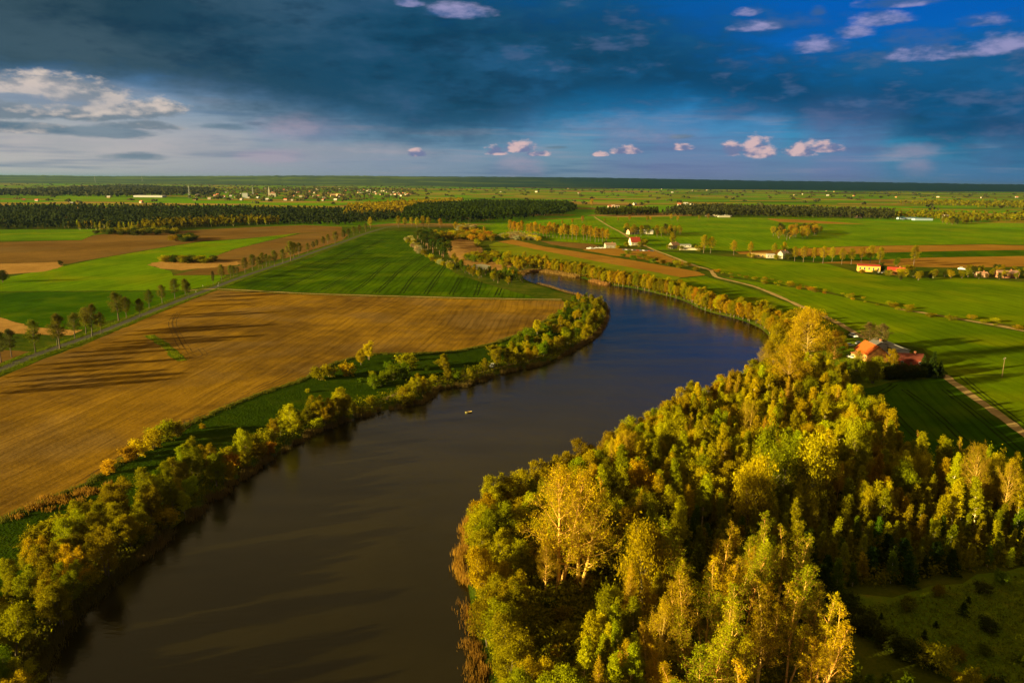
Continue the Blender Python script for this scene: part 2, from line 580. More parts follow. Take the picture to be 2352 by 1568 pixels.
# ------------------------------------------------------------------ land and lake
WATER_Z = -1.0
SHORE_W = [(60, 1720), (70, 1630), (88, 1555), (118, 1490), (165, 1425), (230, 1358), (310, 1288), (385, 1222), (460, 1165), (545, 1100), (640, 1036),
           (740, 985), (830, 955), (900, 938), (965, 922), (1010, 893), (1080, 882), (1150, 857), (1245, 836),
           (1320, 800), (1368, 768), (1388, 738), (1391, 712), (1378, 694), (1345, 683), (1300, 672), (1262, 660), (1232, 652),
           (1205, 641)]
SHORE_N = [(1192, 630), (1215, 623), (1250, 624), (1285, 629), (1330, 637), (1364, 647), (1405, 655), (1450, 661), (1517, 676),
           (1568, 690), (1618, 713), (1695, 733), (1741, 751), (1765, 771), (1772, 790)]
SHORE_E = [(1764, 825), (1735, 876), (1640, 922), (1530, 966), (1450, 1016), (1388, 1058), (1300, 1108), (1215, 1146), (1130, 1172),
           (1088, 1215), (1072, 1290), (1078, 1370), (1092, 1440), (1112, 1520), (1135, 1600), (1170, 1720), (1180, 1850), (1100, 1990), (700, 2010), (300, 1930), (110, 1820)]
lake_px = SHORE_W + SHORE_N + SHORE_E
LAKE = smooth_line(polyw(lake_px, WATER_Z), 5, closed=True)


SDX = np.arange(-420, 421, 4.0); SDY = np.arange(-80, 761, 4.0)
_gx, _gy = np.meshgrid(SDX, SDY, indexing='ij')
_gp = np.stack([_gx.ravel(), _gy.ravel()], 1)
_gd = seg_dist(LAKE, _gp)
SDG = np.where(inside(LAKE, _gp), -_gd, _gd).reshape(_gx.shape)


def lake_sd(p):
    """signed distance to the shoreline, positive on land"""
    p = np.atleast_2d(np.asarray(p, float))
    fx = np.clip((p[:, 0] - SDX[0]) / 4.0, 0, len(SDX) - 1.001); fy = np.clip((p[:, 1] - SDY[0]) / 4.0, 0, len(SDY) - 1.001)
    i, j = fx.astype(int), fy.astype(int); u, v = fx - i, fy - j
    return SDG[i, j] * (1 - u) * (1 - v) + SDG[i + 1, j] * u * (1 - v) + SDG[i, j + 1] * (1 - u) * v + SDG[i + 1, j + 1] * u * v


def ground_z(p):
    p = np.atleast_2d(np.asarray(p, float))
    s = lake_sd(p)
    return np.interp(s, [-14, -3, 0, 3.5, 6], [-3.4, -1.9, WATER_Z, -0.1, 0.0])


def axis(lo, hi, step, far_lo, far_hi, g=1.22):
    a = list(np.arange(lo, hi + 0.1, step))
    s = step
    while a[-1] < far_hi:
        s *= g; a.append(a[-1] + s)
    s = step
    while a[0] > far_lo:
        s *= g; a.insert(0, a[0] - s)
    return np.array(a)


GRASS_ROUGH = rough_mat('rough_grass', [(0.022, 0.040, 0.006), (0.035, 0.062, 0.008), (0.055, 0.080, 0.010), (0.095, 0.080, 0.018)])


def build_land():
    ax = axis(-330, 300, 3.0, -60000, 60000)
    ay = axis(50, 640, 3.0, -1500, 70000)
    X, Y = np.meshgrid(ax, ay)
    P = np.stack([X.ravel(), Y.ravel()], 1)
    Z = np.zeros(len(P))
    near = (P[:, 0] > -400) & (P[:, 0] < 400) & (P[:, 1] > -50) & (P[:, 1] < 720)
    Z[near] = ground_z(P[near])
    V = np.column_stack([P, Z])
    nx, ny = len(ax), len(ay)
    i = np.arange(nx - 1)[None, :] + (np.arange(ny - 1) * nx)[:, None]
    i = i.ravel()
    F = np.stack([i, i + 1, i + nx + 1, i + nx], 1)
    # far country: patchwork of strips between rough grass
    m_, t, b = new_mat('farmland')
    p = wpos(t)
    x, y, z = t.xyz(p)
    a = t.noise(p, 1 / 45.0, 3, 0.6); q = t.noise(p, 1 / 6.0, 3, 0.65); s = t.noise(p, 1 / 0.9, 1, 0.7)
    f = t.m('ADD', t.m('ADD', t.m('MULTIPLY', a, 0.45), t.m('MULTIPLY', q, 0.35)), t.m('MULTIPLY', s, 0.2))
    near_c = t.ramp(t.mr(f, 0.33, 0.67, smooth=False), [(0, (0.022, 0.036, 0.002)), (0.4, (0.036, 0.058, 0.003)), (0.7, (0.07, 0.075, 0.006)), (1, (0.125, 0.085, 0.014))])

    def patch(sx, sy, ang, off, stops):
        mp = t.n.new('ShaderNodeMapping'); mp.inputs['Rotation'].default_value = (0, 0, ang)
        mp.inputs['Scale'].default_value = (sx, sy, 1); mp.inputs['Location'].default_value = (off, off * 0.7, 0)
        t.l.new(t.comb(x, y, 0.0), mp.inputs[0])
        v = t.n.new('ShaderNodeTexVoronoi'); v.distance = 'CHEBYCHEV'; v.inputs['Randomness'].default_value = 0.75
        v.inputs['Scale'].default_value = 1.0
        t.l.new(mp.outputs[0], v.inputs['Vector'])
        r = t.n.new('ShaderNodeTexWhiteNoise'); t.l.new(v.outputs['Color'], r.inputs['Vector'])
        rp = t.n.new('ShaderNodeValToRGB'); rp.color_ramp.interpolation = 'CONSTANT'
        e = rp.color_ramp.elements
        while len(e) < len(stops): e.new(0.5)
        for w, (pp, cc) in zip(e, stops):
            w.position = pp; w.color = (*cc, 1)
        t.l.new(r.outputs['Value'], rp.inputs[0])
        return rp.outputs[0]
    st = [(0, (0.085, 0.185, 0.001)), (0.24, (0.125, 0.200, 0.002)), (0.40, (0.055, 0.115, 0.002)), (0.52, (0.27, 0.165, 0.045)), (0.62, (0.120, 0.120, 0.008)),
          (0.70, (0.17, 0.095, 0.03)), (0.77, (0.10, 0.21, 0.001)), (0.92, (0.20, 0.155, 0.015))]
    pa = patch(1 / 320.0, 1 / 120.0, 0.12, 3.1, st)
    pb = patch(1 / 700.0, 1 / 330.0, -0.2, 8.3, st)
    far_c = t.mix(t.mr(y, 5200.0, 6500.0), pa, pb)
    wood = t.noise(t.comb(t.m('MULTIPLY', x, 1 / 900.0), t.m('MULTIPLY', y, 1 / 1500.0), 0.0), 1.0, 4, 0.6)
    far_c = t.mix(t.m('MULTIPLY', t.mr(wood, 0.50, 0.60), t.mr(y, 3500.0, 8000.0, 0.15, 0.75)), far_c, (0.022, 0.036, 0.012))
    gr = t.mr(q, 0.2, 0.8, 0.8, 1.2)
    far_c = t.mix(1.0, far_c, t.comb(gr, gr, gr), 'MULTIPLY')
    c = t.mix(t.mr(y, 1250.0, 1400.0), near_c, far_c)
    t.put(b.inputs['Base Color'], c)
    bump(t, b, t.m('ADD', q, t.m('MULTIPLY', s, 0.6)), 0.8, 0.4)
    o = link('ground', mesh('ground', V, F, [m_], smooth=True))
    tag(o, 'flat farmland reaching from the lake to the horizon', 'ground', kind='structure')


build_land()


def build_water():
    m_, t, b = new_mat('lake_water')
    p = wpos(t)
    mp = t.n.new('ShaderNodeMapping'); mp.inputs['Rotation'].default_value = (0, 0, 0.5); mp.inputs['Scale'].default_value = (0.5, 1.6, 1)
    t.l.new(p, mp.inputs[0])
    silt = t.noise(p, 1 / 50.0, 4, 0.6, 0.8)
    t.put(b.inputs['Base Color'], t.mix(t.mr(silt, 0.35, 0.65), (0.0070, 0.0054, 0.0004), (0.0105, 0.0080, 0.0006)))
    wind = t.noise(t.comb(t.m('MULTIPLY', t.xyz(p)[0], 1 / 60.0), t.m('MULTIPLY', t.xyz(p)[1], 1 / 14.0), 0.0), 1.0, 3, 0.6, 0.5)
    t.put(b.inputs['Roughness'], t.mr(wind, 0.35, 0.7, 0.10, 0.24))
    b.inputs['IOR'].default_value = 1.33
    b.inputs['Specular IOR Level'].default_value = 0.5
    r1 = t.noise(mp.outputs[0], 0.9, 3, 0.6); r2 = t.noise(p, 0.18, 2, 0.5)
    bump(t, b, t.m('ADD', t.m('MULTIPLY', r1, 0.5), t.m('MULTIPLY', r2, 0.8)), 0.26, 0.35)
    lo, hi = LAKE.min(0) - 8, LAKE.max(0) + 8
    # outline pushed a few metres under the banks
    c = LAKE
    nrm = np.roll(c, -1, 0) - np.roll(c, 1, 0)
    nrm = np.stack([nrm[:, 1], -nrm[:, 0]], 1); nrm /= np.linalg.norm(nrm, axis=1)[:, None] + 1e-9
    test = inside(LAKE, c + nrm * 0.6)
    nrm[test] *= -1
    ring = c + nrm * 2.0
    tri = geometry.tessellate_polygon([[Vector((q[0], q[1], 0)) for q in ring]])
    o = link('lake', mesh('lake', np.column_stack([ring, np.full(len(ring), WATER_Z)]), [list(f) for f in tri], [m_]))
    tag(o, 'dark winding lake between wooded banks', 'lake', kind='structure')


build_water()


def sheet(name, label, px, mat, level, jit=0.5, world=False, step=6.0, cat='field'):
    P = np.array(px, float) if world else polyw(px)
    out = []
    n = len(P)
    for i in range(n):
        a, b_ = P[i], P[(i + 1) % n]
        L = np.linalg.norm(b_ - a); k = max(1, min(60, int(L / step)))
        for j in range(k):
            q = a + (b_ - a) * j / k
            if j: q = q + rng.normal(0, jit, 2)
            out.append(q)
    ring = np.array(out)
    tri = geometry.tessellate_polygon([[Vector((q[0], q[1], 0)) for q in ring]])
    z = 0.012 * level
    o = link(name, mesh(name, np.column_stack([ring, np.full(len(ring), z)]), [list(f) for f in tri], [mat]))
    tag(o, label, cat, kind='structure')
    return o


def ribbon_data(name, line, width, z, mat, jit=0.0):
    d_ = np.gradient(line, axis=0); n = np.stack([-d_[:, 1], d_[:, 0]], 1); n /= np.linalg.norm(n, axis=1)[:, None] + 1e-9
    w1 = width / 2 + rng.normal(0, jit, len(line)); w2 = width / 2 + rng.normal(0, jit, len(line))
    a = line + n * w1[:, None]; b_ = line - n * w2[:, None]
    k = len(line)
    V = np.column_stack([np.concatenate([a, b_]), np.full(2 * k, z)])
    i = np.arange(k - 1)
    return mesh(name, V, np.stack([i + k, i + k + 1, i + 1, i], 1), [mat])


def path(name, label, px, width, mat, level, jit=0.15, step=5.0, cat='path'):
    line = resample(smooth_line(polyw(px), 6), step)
    o = link(name, ribbon_data(name, line, width, 0.012 * level, mat, jit))
    tag(o, label, cat, kind='structure')
    return o, line


def dirang(a, b_):
    p, q = G(*a), G(*b_)
    return math.atan2(q[1] - p[1], q[0] - p[0])


# colours of soil and crops (real-world albedo)
soil_ang = dirang((0, 1010), (250, 902))
SOIL = field_mat('harrowed_soil', (0.096, 0.053, 0.010), (0.220, 0.120, 0.010), (0.160, 0.096, 0.028), soil_ang, 3.4, 0.40, 75.0, 0.24, 1.2, 0.22, 3.8, 0.8)
SOIL_D = field_mat('ploughed_soil', (0.105, 0.058, 0.014), (0.165, 0.092, 0.022), (0.135, 0.085, 0.03), dirang((0, 600), (500, 560)), 6.0, 0.14, 120.0, 0.16, 2.0)
STUBBLE = field_mat('stubble', (0.215, 0.105, 0.014), (0.265, 0.135, 0.020), (0.18, 0.09, 0.014), dirang((1253, 572), (1560, 625)), 6.0, 0.14, 90.0, 0.16, 2.0)
tram_ang = dirang((922, 679), (984, 620))
WHEAT = field_mat('winter_wheat', (0.026, 0.056, 0.0003), (0.048, 0.090, 0.0003), (0.075, 0.112, 0.0005), tram_ang, 3.4, 0.40, 70.0, 0.30, 1.4, 0.30, 5.0, 0.6)
MEADOW = field_mat('bright_meadow', (0.066, 0.130, 0.0003), (0.112, 0.185, 0.0003), (0.140, 0.170, 0.0005), dirang((100, 660), (600, 560)), 5.0, 0.26, 130.0, 0.22, 2.0, 0.16, 9.0, 0.6)
GREEN_R = field_mat('young_corn', (0.060, 0.105, 0.0003), (0.104, 0.158, 0.0003), (0.155, 0.175, 0.0005), dirang((1700, 650), (1950, 750)), 4.0, 0.28, 110.0, 0.25, 1.5, 0.18, 8.0, 0.5)
GREEN_D = field_mat('deep_green_crop', (0.022, 0.058, 0.0003), (0.042, 0.092, 0.0003), (0.06, 0.10, 0.0005), dirang((2085, 890), (2200, 1020)), 3.0, 0.36, 60.0, 0.28, 1.2, 0.22, 4.0, 0.4)
YGREEN = field_mat('yellow_green_crop', (0.115, 0.135, 0.003), (0.15, 0.16, 0.005), (0.10, 0.13, 0.004), dirang((1253, 586), (1500, 625)), 6.0, 0.12, 80.0, 0.22, 2.0)
REEDM = rough_mat('dry_reed_meadow', [(0.20, 0.105, 0.025), (0.30, 0.165, 0.045), (0.36, 0.22, 0.07)], (30.0, 5.0, 1.0), 0.6)
SCRUBG = rough_mat('scrub_ground', [(0.05, 0.055, 0.010), (0.10, 0.085, 0.018), (0.17, 0.12, 0.03)], (25.0, 5.0, 1.0), 0.6)
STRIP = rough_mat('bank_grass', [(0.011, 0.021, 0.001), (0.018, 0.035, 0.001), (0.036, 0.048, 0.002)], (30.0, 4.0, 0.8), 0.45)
GLADE = rough_mat('glade_grass', [(0.050, 0.080, 0.002), (0.080, 0.125, 0.003), (0.115, 0.145, 0.005), (0.15, 0.115, 0.012)], (18.0, 3.5, 0.7), 0.5)
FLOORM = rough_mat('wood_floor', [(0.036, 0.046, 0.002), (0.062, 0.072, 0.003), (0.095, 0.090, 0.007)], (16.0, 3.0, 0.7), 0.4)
DIRT = rough_mat('dirt_track', [(0.22, 0.145, 0.055), (0.32, 0.22, 0.09), (0.38, 0.27, 0.12)], (12.0, 2.0, 0.5), 0.1)
ASPH = rough_mat('old_asphalt', [(0.055, 0.052, 0.048), (0.075, 0.07, 0.062), (0.095, 0.085, 0.07)], (12.0, 2.0, 0.5), 0.05)
VERGE = rough_mat('verge_grass', [(0.040, 0.070, 0.001), (0.065, 0.095, 0.002), (0.095, 0.105, 0.004)], (14.0, 2.5, 0.6), 0.4)

# --- west of the lake
sheet('field', 'sunlit harrowed brown field beside the lake and the lane', [(500, 666), (700, 676), (900, 682), (1100, 687), (1290, 690), (1306, 698), (1290, 714),
      (1250, 738), (1200, 763), (1130, 788), (1040, 806), (950, 811), (850, 813), (765, 834), (690, 872), (600, 902), (500, 942), (400, 988),
      (300, 1043), (230, 1088), (170, 1122), (100, 1150), (0, 1196), (-180, 1280), (-300, 1000), (-60, 884), (0, 866), (100, 824), (200, 789), (330, 733), (440, 688)], SOIL, 2)
sheet('field', 'dark green wheat field with curved tramlines above the brown field', [(507, 661), (600, 630), (700, 597), (790, 561), (850, 536), (895, 529), (952, 533), (937, 552),
      (962, 576), (1002, 600), (1045, 627), (1090, 643), (1150, 662), (1195, 674), (1235, 685), (1100, 682), (900, 677), (700, 671)], WHEAT, 2)
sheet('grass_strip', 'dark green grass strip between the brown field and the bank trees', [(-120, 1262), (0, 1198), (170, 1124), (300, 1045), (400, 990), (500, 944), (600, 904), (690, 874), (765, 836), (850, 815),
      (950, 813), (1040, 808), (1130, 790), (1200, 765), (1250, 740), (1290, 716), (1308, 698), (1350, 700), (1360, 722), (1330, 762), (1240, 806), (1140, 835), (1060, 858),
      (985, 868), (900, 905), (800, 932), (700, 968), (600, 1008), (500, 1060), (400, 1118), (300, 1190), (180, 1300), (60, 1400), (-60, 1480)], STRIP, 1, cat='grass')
sheet('field', 'bright green strip field at the far left below the pine forest', [(-260, 532), (0, 527), (313, 526), (273, 532), (213, 540), (187, 551), (0, 553), (-260, 556)], MEADOW, 2)
sheet('field', 'long dark brown ploughed field below the pine forest', [(-260, 566), (0, 556), (187, 552), (213, 541), (273, 533), (420, 530), (600, 521), (700, 517), (786, 521), (784, 531),
      (690, 536), (560, 548), (467, 553), (367, 569), (233, 592), (157, 606), (0, 606), (-260, 616)], SOIL_D, 2)
sheet('field', 'broad bright green meadow field left of the lane', [(-260, 650), (0, 640), (147, 611), (233, 593), (367, 570), (467, 555), (560, 549), (690, 535), (627, 550), (533, 573),
      (473, 596), (360, 603), (337, 608), (393, 623), (397, 633), (520, 632), (490, 653), (430, 666), (0, 669), (-260, 676)], MEADOW, 3)
sheet('field', 'brown strip field along the upper lane trees', [(473, 597), (533, 574), (627, 551), (690, 537), (786, 531), (800, 540), (784, 553), (660, 592), (550, 610), (547, 600)], SOIL_D, 4)
sheet('field', 'small brown patch beside the reed hollow and the lane', [(397, 632), (467, 615), (548, 611), (600, 603), (560, 622), (522, 631)], SOIL_D, 5)
sheet('reed_meadow', 'tan reed hollow with bushes in the bright meadow', [(338, 608), (367, 601), (470, 600), (547, 600), (545, 609), (500, 613), (417, 621), (367, 617)], REEDM, 6, 1.2, cat='reeds')
sheet('reed_meadow', 'tan reed patch at the left edge below the ploughed field', [(-200, 612), (0, 606), (133, 602), (147, 611), (100, 624), (0, 632), (-200, 642)], REEDM, 5, 1.2, cat='reeds')
sheet('field', 'deep green field left of the lane trees', [(-260, 680), (0, 671), (430, 668), (474, 665), (380, 698), (187, 757), (67, 749), (0, 728), (-260, 722)], GREEN_D, 3)
sheet('reed_meadow', 'tan reed fringe at the left edge beside the lane', [(-200, 724), (0, 729), (67, 750), (190, 758), (165, 770), (90, 768), (0, 764), (-200, 768)], REEDM, 4, 1.0, cat='reeds')
sheet('field', 'small brown field in the left corner beyond the lane', [(-260, 816), (0, 803), (80, 808), (0, 838), (-200, 905)], SOIL_D, 3)

# --- north and east of the lake
sheet('field', 'long tan stubble strip beyond the far lake bank', [(1143, 555), (1178, 550), (1253, 567), (1353, 582), (1478, 602), (1603, 624), (1620, 632), (1565, 637), (1453, 615), (1353, 597), (1253, 577), (1178, 562)], STUBBLE, 5)
sheet('field', 'yellow green strip between the stubble and the far bank trees', [(1123, 562), (1143, 556), (1178, 562), (1253, 577), (1353, 597), (1453, 615), (1565, 637), (1548, 645), (1428, 632), (1328, 613), (1253, 600), (1173, 588), (1128, 573)], YGREEN, 4)
sheet('field', 'tan field with parked cars along its upper edge', [(1338, 574), (1360, 570), (1433, 571), (1498, 575), (1595, 612), (1528, 604), (1453, 592), (1408, 587)], STUBBLE, 6)
sheet('field', 'dark brown strip below the row of orange trees', [(1238, 553), (1353, 560), (1380, 565), (1345, 573), (1300, 567), (1268, 562)], SOIL_D, 6)
sheet('field', 'green field behind the row of orange trees', [(1070, 518), (1200, 512), (1300, 508), (1362, 500), (1396, 520), (1425, 534), (1452, 552), (1440, 566), (1353, 559), (1238, 552), (1150, 538), (1078, 526)], MEADOW, 3)
sheet('field', 'wide green field right of the gravel track with a thicket', [(1368, 500), (1500, 498), (1700, 494), (1900, 500), (2150, 515), (2352, 528), (2500, 536), (2500, 560), (2352, 562), (2268, 560),
      (2068, 563), (1935, 566), (1818, 571), (1700, 577), (1560, 574), (1503, 574), (1458, 552), (1428, 534), (1400, 519)], MEADOW, 2)
sheet('field', 'narrow tan strip in the wide green field', [(1760, 502), (1830, 504), (1990, 515), (1900, 514), (1790, 510)], STUBBLE, 4)
sheet('field', 'upper tan strip behind the tree row at the right', [(1690, 578), (1818, 572), (1935, 567), (2068, 564), (2268, 562), (2352, 564), (2500, 568), (2500, 580), (2352, 574), (2201, 576), (2035, 580), (1868, 588), (1700, 584)], STUBBLE, 4)
sheet('field', 'dark green strip between two tan fields at the right', [(1780, 590), (1868, 588), (2035, 581), (2201, 577), (2352, 575), (2500, 580), (2500, 592), (2352, 588), (2118, 592), (1901, 602)], GREEN_D, 4)
sheet('field', 'lower tan field behind the two red roofed houses', [(1880, 604), (1901, 602), (2118, 592), (2352, 588), (2500, 592), (2500, 618), (2352, 612), (2201, 615), (2068, 612), (1968, 607)], STUBBLE, 5)
sheet('field', 'broad green field between the tree row and the scrub line', [(1505, 576), (1635, 586), (1760, 597), (1901, 606), (1968, 626), (2068, 639), (2201, 636), (2352, 648), (2500, 660), (2500, 776),
      (2352, 748), (2168, 728), (2035, 700), (1901, 670), (1768, 648), (1690, 636), (1640, 618), (1590, 606)], GREEN_R, 3)
sheet('field', 'green field between the dirt track and the far bank trees', [(1560, 640), (1622, 634), (1645, 642), (1728, 664), (1818, 699), (1868, 722), (1951, 760), (1935, 775), (1885, 772), (1841, 742), (1768, 712), (1701, 706), (1635, 680), (1568, 658)], GREEN_R, 3)
sheet('field', 'green field between the farmstead and the sandy scrub line', [(1650, 634), (1690, 640), (1768, 652), (1901, 674), (2065, 710), (2200, 736), (2352, 764), (2500, 790), (2500, 900), (2352, 856), (2178, 862), (2120, 800), (2000, 778), (1955, 755),
      (1870, 715), (1820, 692), (1770, 670), (1730, 655)], GREEN_R, 2)
sheet('field', 'dark green field with tramlines right of the wood', [(1900, 915), (1955, 900), (2039, 880), (2168, 868), (2352, 1002), (2500, 1110), (2500, 1200), (2352, 1160), (2230, 1120), (2100, 1085), (2040, 1040), (1990, 960)], GREEN_D, 3)
sheet('field', 'green field right of the dirt path at the edge', [(2182, 866), (2352, 858), (2500, 910), (2500, 1098), (2352, 986)], GREEN_R, 4)
sheet('farmyard', 'shaded garden and yard of the lakeside farmstead', [(1885, 775), (1940, 776), (2000, 782), (2080, 800), (2120, 830), (2165, 862), (2040, 878), (1955, 898), (1880, 880), (1850, 820)], GLADE, 5, cat='yard')
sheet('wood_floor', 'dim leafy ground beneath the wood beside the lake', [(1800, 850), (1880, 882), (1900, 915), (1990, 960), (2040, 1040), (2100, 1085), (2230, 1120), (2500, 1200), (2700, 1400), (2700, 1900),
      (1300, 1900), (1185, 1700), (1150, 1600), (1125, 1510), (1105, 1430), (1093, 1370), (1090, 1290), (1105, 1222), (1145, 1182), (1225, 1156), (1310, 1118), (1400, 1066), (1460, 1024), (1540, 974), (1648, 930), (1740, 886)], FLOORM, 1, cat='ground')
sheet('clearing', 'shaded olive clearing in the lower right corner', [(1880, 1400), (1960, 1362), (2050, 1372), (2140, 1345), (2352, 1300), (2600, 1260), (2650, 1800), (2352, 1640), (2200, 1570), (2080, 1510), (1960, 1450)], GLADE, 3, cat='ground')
sheet('glade', 'small grassy glade inside the wood near the big golden poplar', [(1160, 1345), (1240, 1360), (1400, 1325), (1485, 1345), (1465, 1425), (1408, 1495), (1348, 1565), (1292, 1645), (1200, 1645), (1187, 1520), (1168, 1430)], GLADE, 4, cat='ground')
sheet('marsh', 'tan reed marsh at the north end of the lake', [(1020, 556), (1060, 548), (1094, 556), (1110, 575), (1100, 590), (1130, 600), (1180, 606), (1160, 622), (1080, 618), (1035, 590)], REEDM, 3, 1.5, cat='marsh')
sheet('marsh', 'pale gravel flat among the north end thickets', [(1080, 611), (1105, 606), (1128, 611), (1120, 619), (1090, 619)], rough_mat('pale_gravel', [(0.25, 0.24, 0.17), (0.36, 0.34, 0.26)], (20, 3, 1), 0.3), 5, 1.0, cat='ground')

# --- lanes and tracks
LANE_PX = [(-200, 930), (0, 849), (83, 815), (233, 762), (333, 721), (433, 682), (493, 660), (550, 638), (667, 598), (784, 557), (850, 533), (905, 520), (1000, 516)]
path('verge', 'pale green grass verges along the asphalt lane', LANE_PX, 13.0, VERGE, 6, 0.6, cat='grass')
_, LANE = path('lane', 'grey asphalt lane lined with trees at the left', LANE_PX, 5.0, ASPH, 7, 0.05, cat='road')
path('track', 'pale farm track between the wheat and the brown field', [(430, 668), (500, 664), (700, 674), (900, 680), (1100, 685), (1290, 688)], 2.6, DIRT, 8, 0.25)
_, TRACK = path('track', 'pale dirt track winding from the red roofed house to the farmstead', [(1365, 498), (1398, 519), (1425, 533), (1455, 552), (1500, 573), (1545, 590), (1593, 609), (1630, 620), (1637, 627),
      (1648, 637), (1685, 646), (1728, 657), (1768, 672), (1818, 694), (1868, 716), (1918, 738), (1951, 757), (1985, 776)], 3.8, DIRT, 8, 0.3)
path('track', 'dirt path leaving the farm spruces towards the right edge', [(2165, 860), (2200, 886), (2260, 928), (2352, 994), (2480, 1088)], 3.6, DIRT, 8, 0.3)
path('track', 'sandy track along the scrub line at the right edge', [(2060, 709), (2130, 720), (2200, 732), (2280, 745), (2352, 760), (2450, 780)], 4.0, DIRT, 8, 0.9)
path('footpath', 'narrow trodden footpath along the west bank', [(880, 918), (960, 886), (1040, 866), (1090, 858), (1150, 843), (1220, 825), (1285, 800)], 2.0, rough_mat('trodden_earth', [(0.13, 0.10, 0.04), (0.2, 0.15, 0.07)], (8, 2, .5), .1), 4, 0.2)
path('track', 'grassy green headland lying alone in the brown field', [(342, 770), (360, 781), (380, 795), (400, 811), (418, 828)], 4.6, VERGE, 5, 0.4, cat='grass')

# --- tramlines pressed into the crops, parts of their fields
TRAMM = rough_mat('pressed_wheel_track', [(0.012, 0.020, 0.003), (0.022, 0.032, 0.005)], (8, 2, .5), .2)


def tramlines(fieldname_label, lines, gap=2.0, w=0.75, z=0.05, mat=None):
    par = next(o for o in bpy.data.objects if o.get('label') == fieldname_label)
    for px in lines:
        L = resample(smooth_line(polyw(px), 5), 3.0)
        d_ = np.gradient(L, axis=0); n = np.stack([-d_[:, 1], d_[:, 0]], 1); n /= np.linalg.norm(n, axis=1)[:, None]
        for s in (-1, 1):
            link('tramline', ribbon_data('tramline', L + n * s * gap / 2, w, z, mat or TRAMM, 0.1), par)


z2 = lambda a, b_: (a / 3 + 784, b_ / 3 + 372.4)
z7 = lambda a, b_: (a / 2.4 + 1372, b_ / 2.4 + 686)
tramlines('dark green wheat field with curved tramlines above the brown field', [
    [z2(-130, 880), z2(20, 800), z2(95, 750)], [z2(70, 895), z2(160, 840), z2(250, 755), z2(330, 690)], [z2(245, 900), z2(350, 800), z2(430, 725), z2(620, 610)],
    [z2(415, 905), z2(490, 800), z2(560, 735), z2(640, 680)], [z2(580, 908), z2(640, 820), z2(715, 715)], [z2(755, 915), z2(790, 850), z2(820, 800)],
    [z2(925, 920), z2(945, 865), z2(958, 822)], [z2(1072, 918), z2(1095, 868)], [(560, 655), (650, 628), (760, 590), (850, 552)], [(640, 667), (720, 630), (800, 590), (880, 550)]], 2.6, 0.9)
tramlines('dark green field with tramlines right of the wood', [
    [z7(1450, 545), z7(1560, 520), z7(1640, 470)], [z7(1540, 530), z7(1640, 640), z7(1760, 760)], [z7(1690, 500), z7(1850, 620), z7(2020, 780)],
    [z7(1910, 500), z7(2090, 640), z7(2352, 860)], [z7(2010, 430), z7(2130, 530), z7(2352, 700)]], 2.0, 0.55)
tramlines('sunlit harrowed brown field beside the lake and the lane', [
    [(405, 720), (392, 740), (398, 760), (412, 790), (420, 800)], [(412, 715), (400, 738), (406, 760), (430, 800), (438, 812)], [(180, 1112), (400, 980), (600, 898), (760, 828)], [(330, 1028), (420, 985), (430, 965), (400, 968), (300, 1022)], [(560, 905), (640, 868), (668, 850), (650, 846), (600, 862)], [(430, 812), (455, 822), (470, 815), (460, 800)]], 2.2, 0.35, 0.05,
    rough_mat('pressed_soil', [(0.07, 0.042, 0.013), (0.11, 0.066, 0.022)], (8, 2, .5), .1))

# ------------------------------------------------------------------ trees
def tube_arrays(segs, sides):
    """segs (n,8): p0, p1, r0, r1 -> verts, quads"""
    S = np.asarray(segs, float).reshape(-1, 8)
    p0, p1, r0, r1 = S[:, :3], S[:, 3:6], S[:, 6], S[:, 7]
    d_ = p1 - p0; d_ /= np.linalg.norm(d_, axis=1)[:, None] + 1e-9
    ref = np.where(np.abs(d_[:, 2:3]) < 0.9, np.array([[0, 0, 1.0]]), np.array([[1.0, 0, 0]]))
    u = np.cross(d_, ref); u /= np.linalg.norm(u, axis=1)[:, None] + 1e-9
    w = np.cross(d_, u)
    k = sides
    an = 2 * np.pi * np.arange(k) / k
    ring = np.cos(an)[None, :, None] * u[:, None, :] + np.sin(an)[None, :, None] * w[:, None, :]
    a = p0[:, None, :] + ring * r0[:, None, None]
    b_ = p1[:, None, :] + ring * r1[:, None, None]
    V = np.concatenate([a, b_], 1).reshape(-1, 3)
    base = np.arange(len(S))[:, None] * 2 * k
    i = np.arange(k)[None, :]; j = (np.arange(k)[None, :] + 1) % k
    F = np.stack([base + i, base + j, base + k + j, base + k + i], -1).reshape(-1, 4)
    return V, F


def leaf_arrays(rg, C, n, size, sig, asp=0.62, flat=0.0, drop=0.0):
    """n leaf sprays scattered round centres C"""
    idx = rg.integers(0, len(C), n)
    c = C[idx] + rg.normal(0, 1, (n, 3)) * np.array([sig, sig, sig * 0.8])
    a = rg.normal(0, 1, (n, 3)); a[:, 2] *= (1 - flat); a[:, 2] -= drop
    a /= np.linalg.norm(a, axis=1)[:, None] + 1e-9
    b_ = rg.normal(0, 1, (n, 3)); b_[:, 2] *= (1 - flat)
    b_ -= (a * b_).sum(1)[:, None] * a; b_ /= np.linalg.norm(b_, axis=1)[:, None] + 1e-9
    s = size * (0.5 + rg.gamma(2.2, 0.28, n))[:, None]
    V = np.stack([c - a * s, c + b_ * s * asp, c + a * s, c - b_ * s * asp], 1).reshape(-1, 3)
    F = np.arange(4 * n).reshape(n, 4)
    # clumps share a tone so the crown shows light and dark tufts
    tone = rg.uniform(0, 1, len(C))[idx] * 0.55 + rg.uniform(0, 1, n) * 0.45
    return V, F, tone


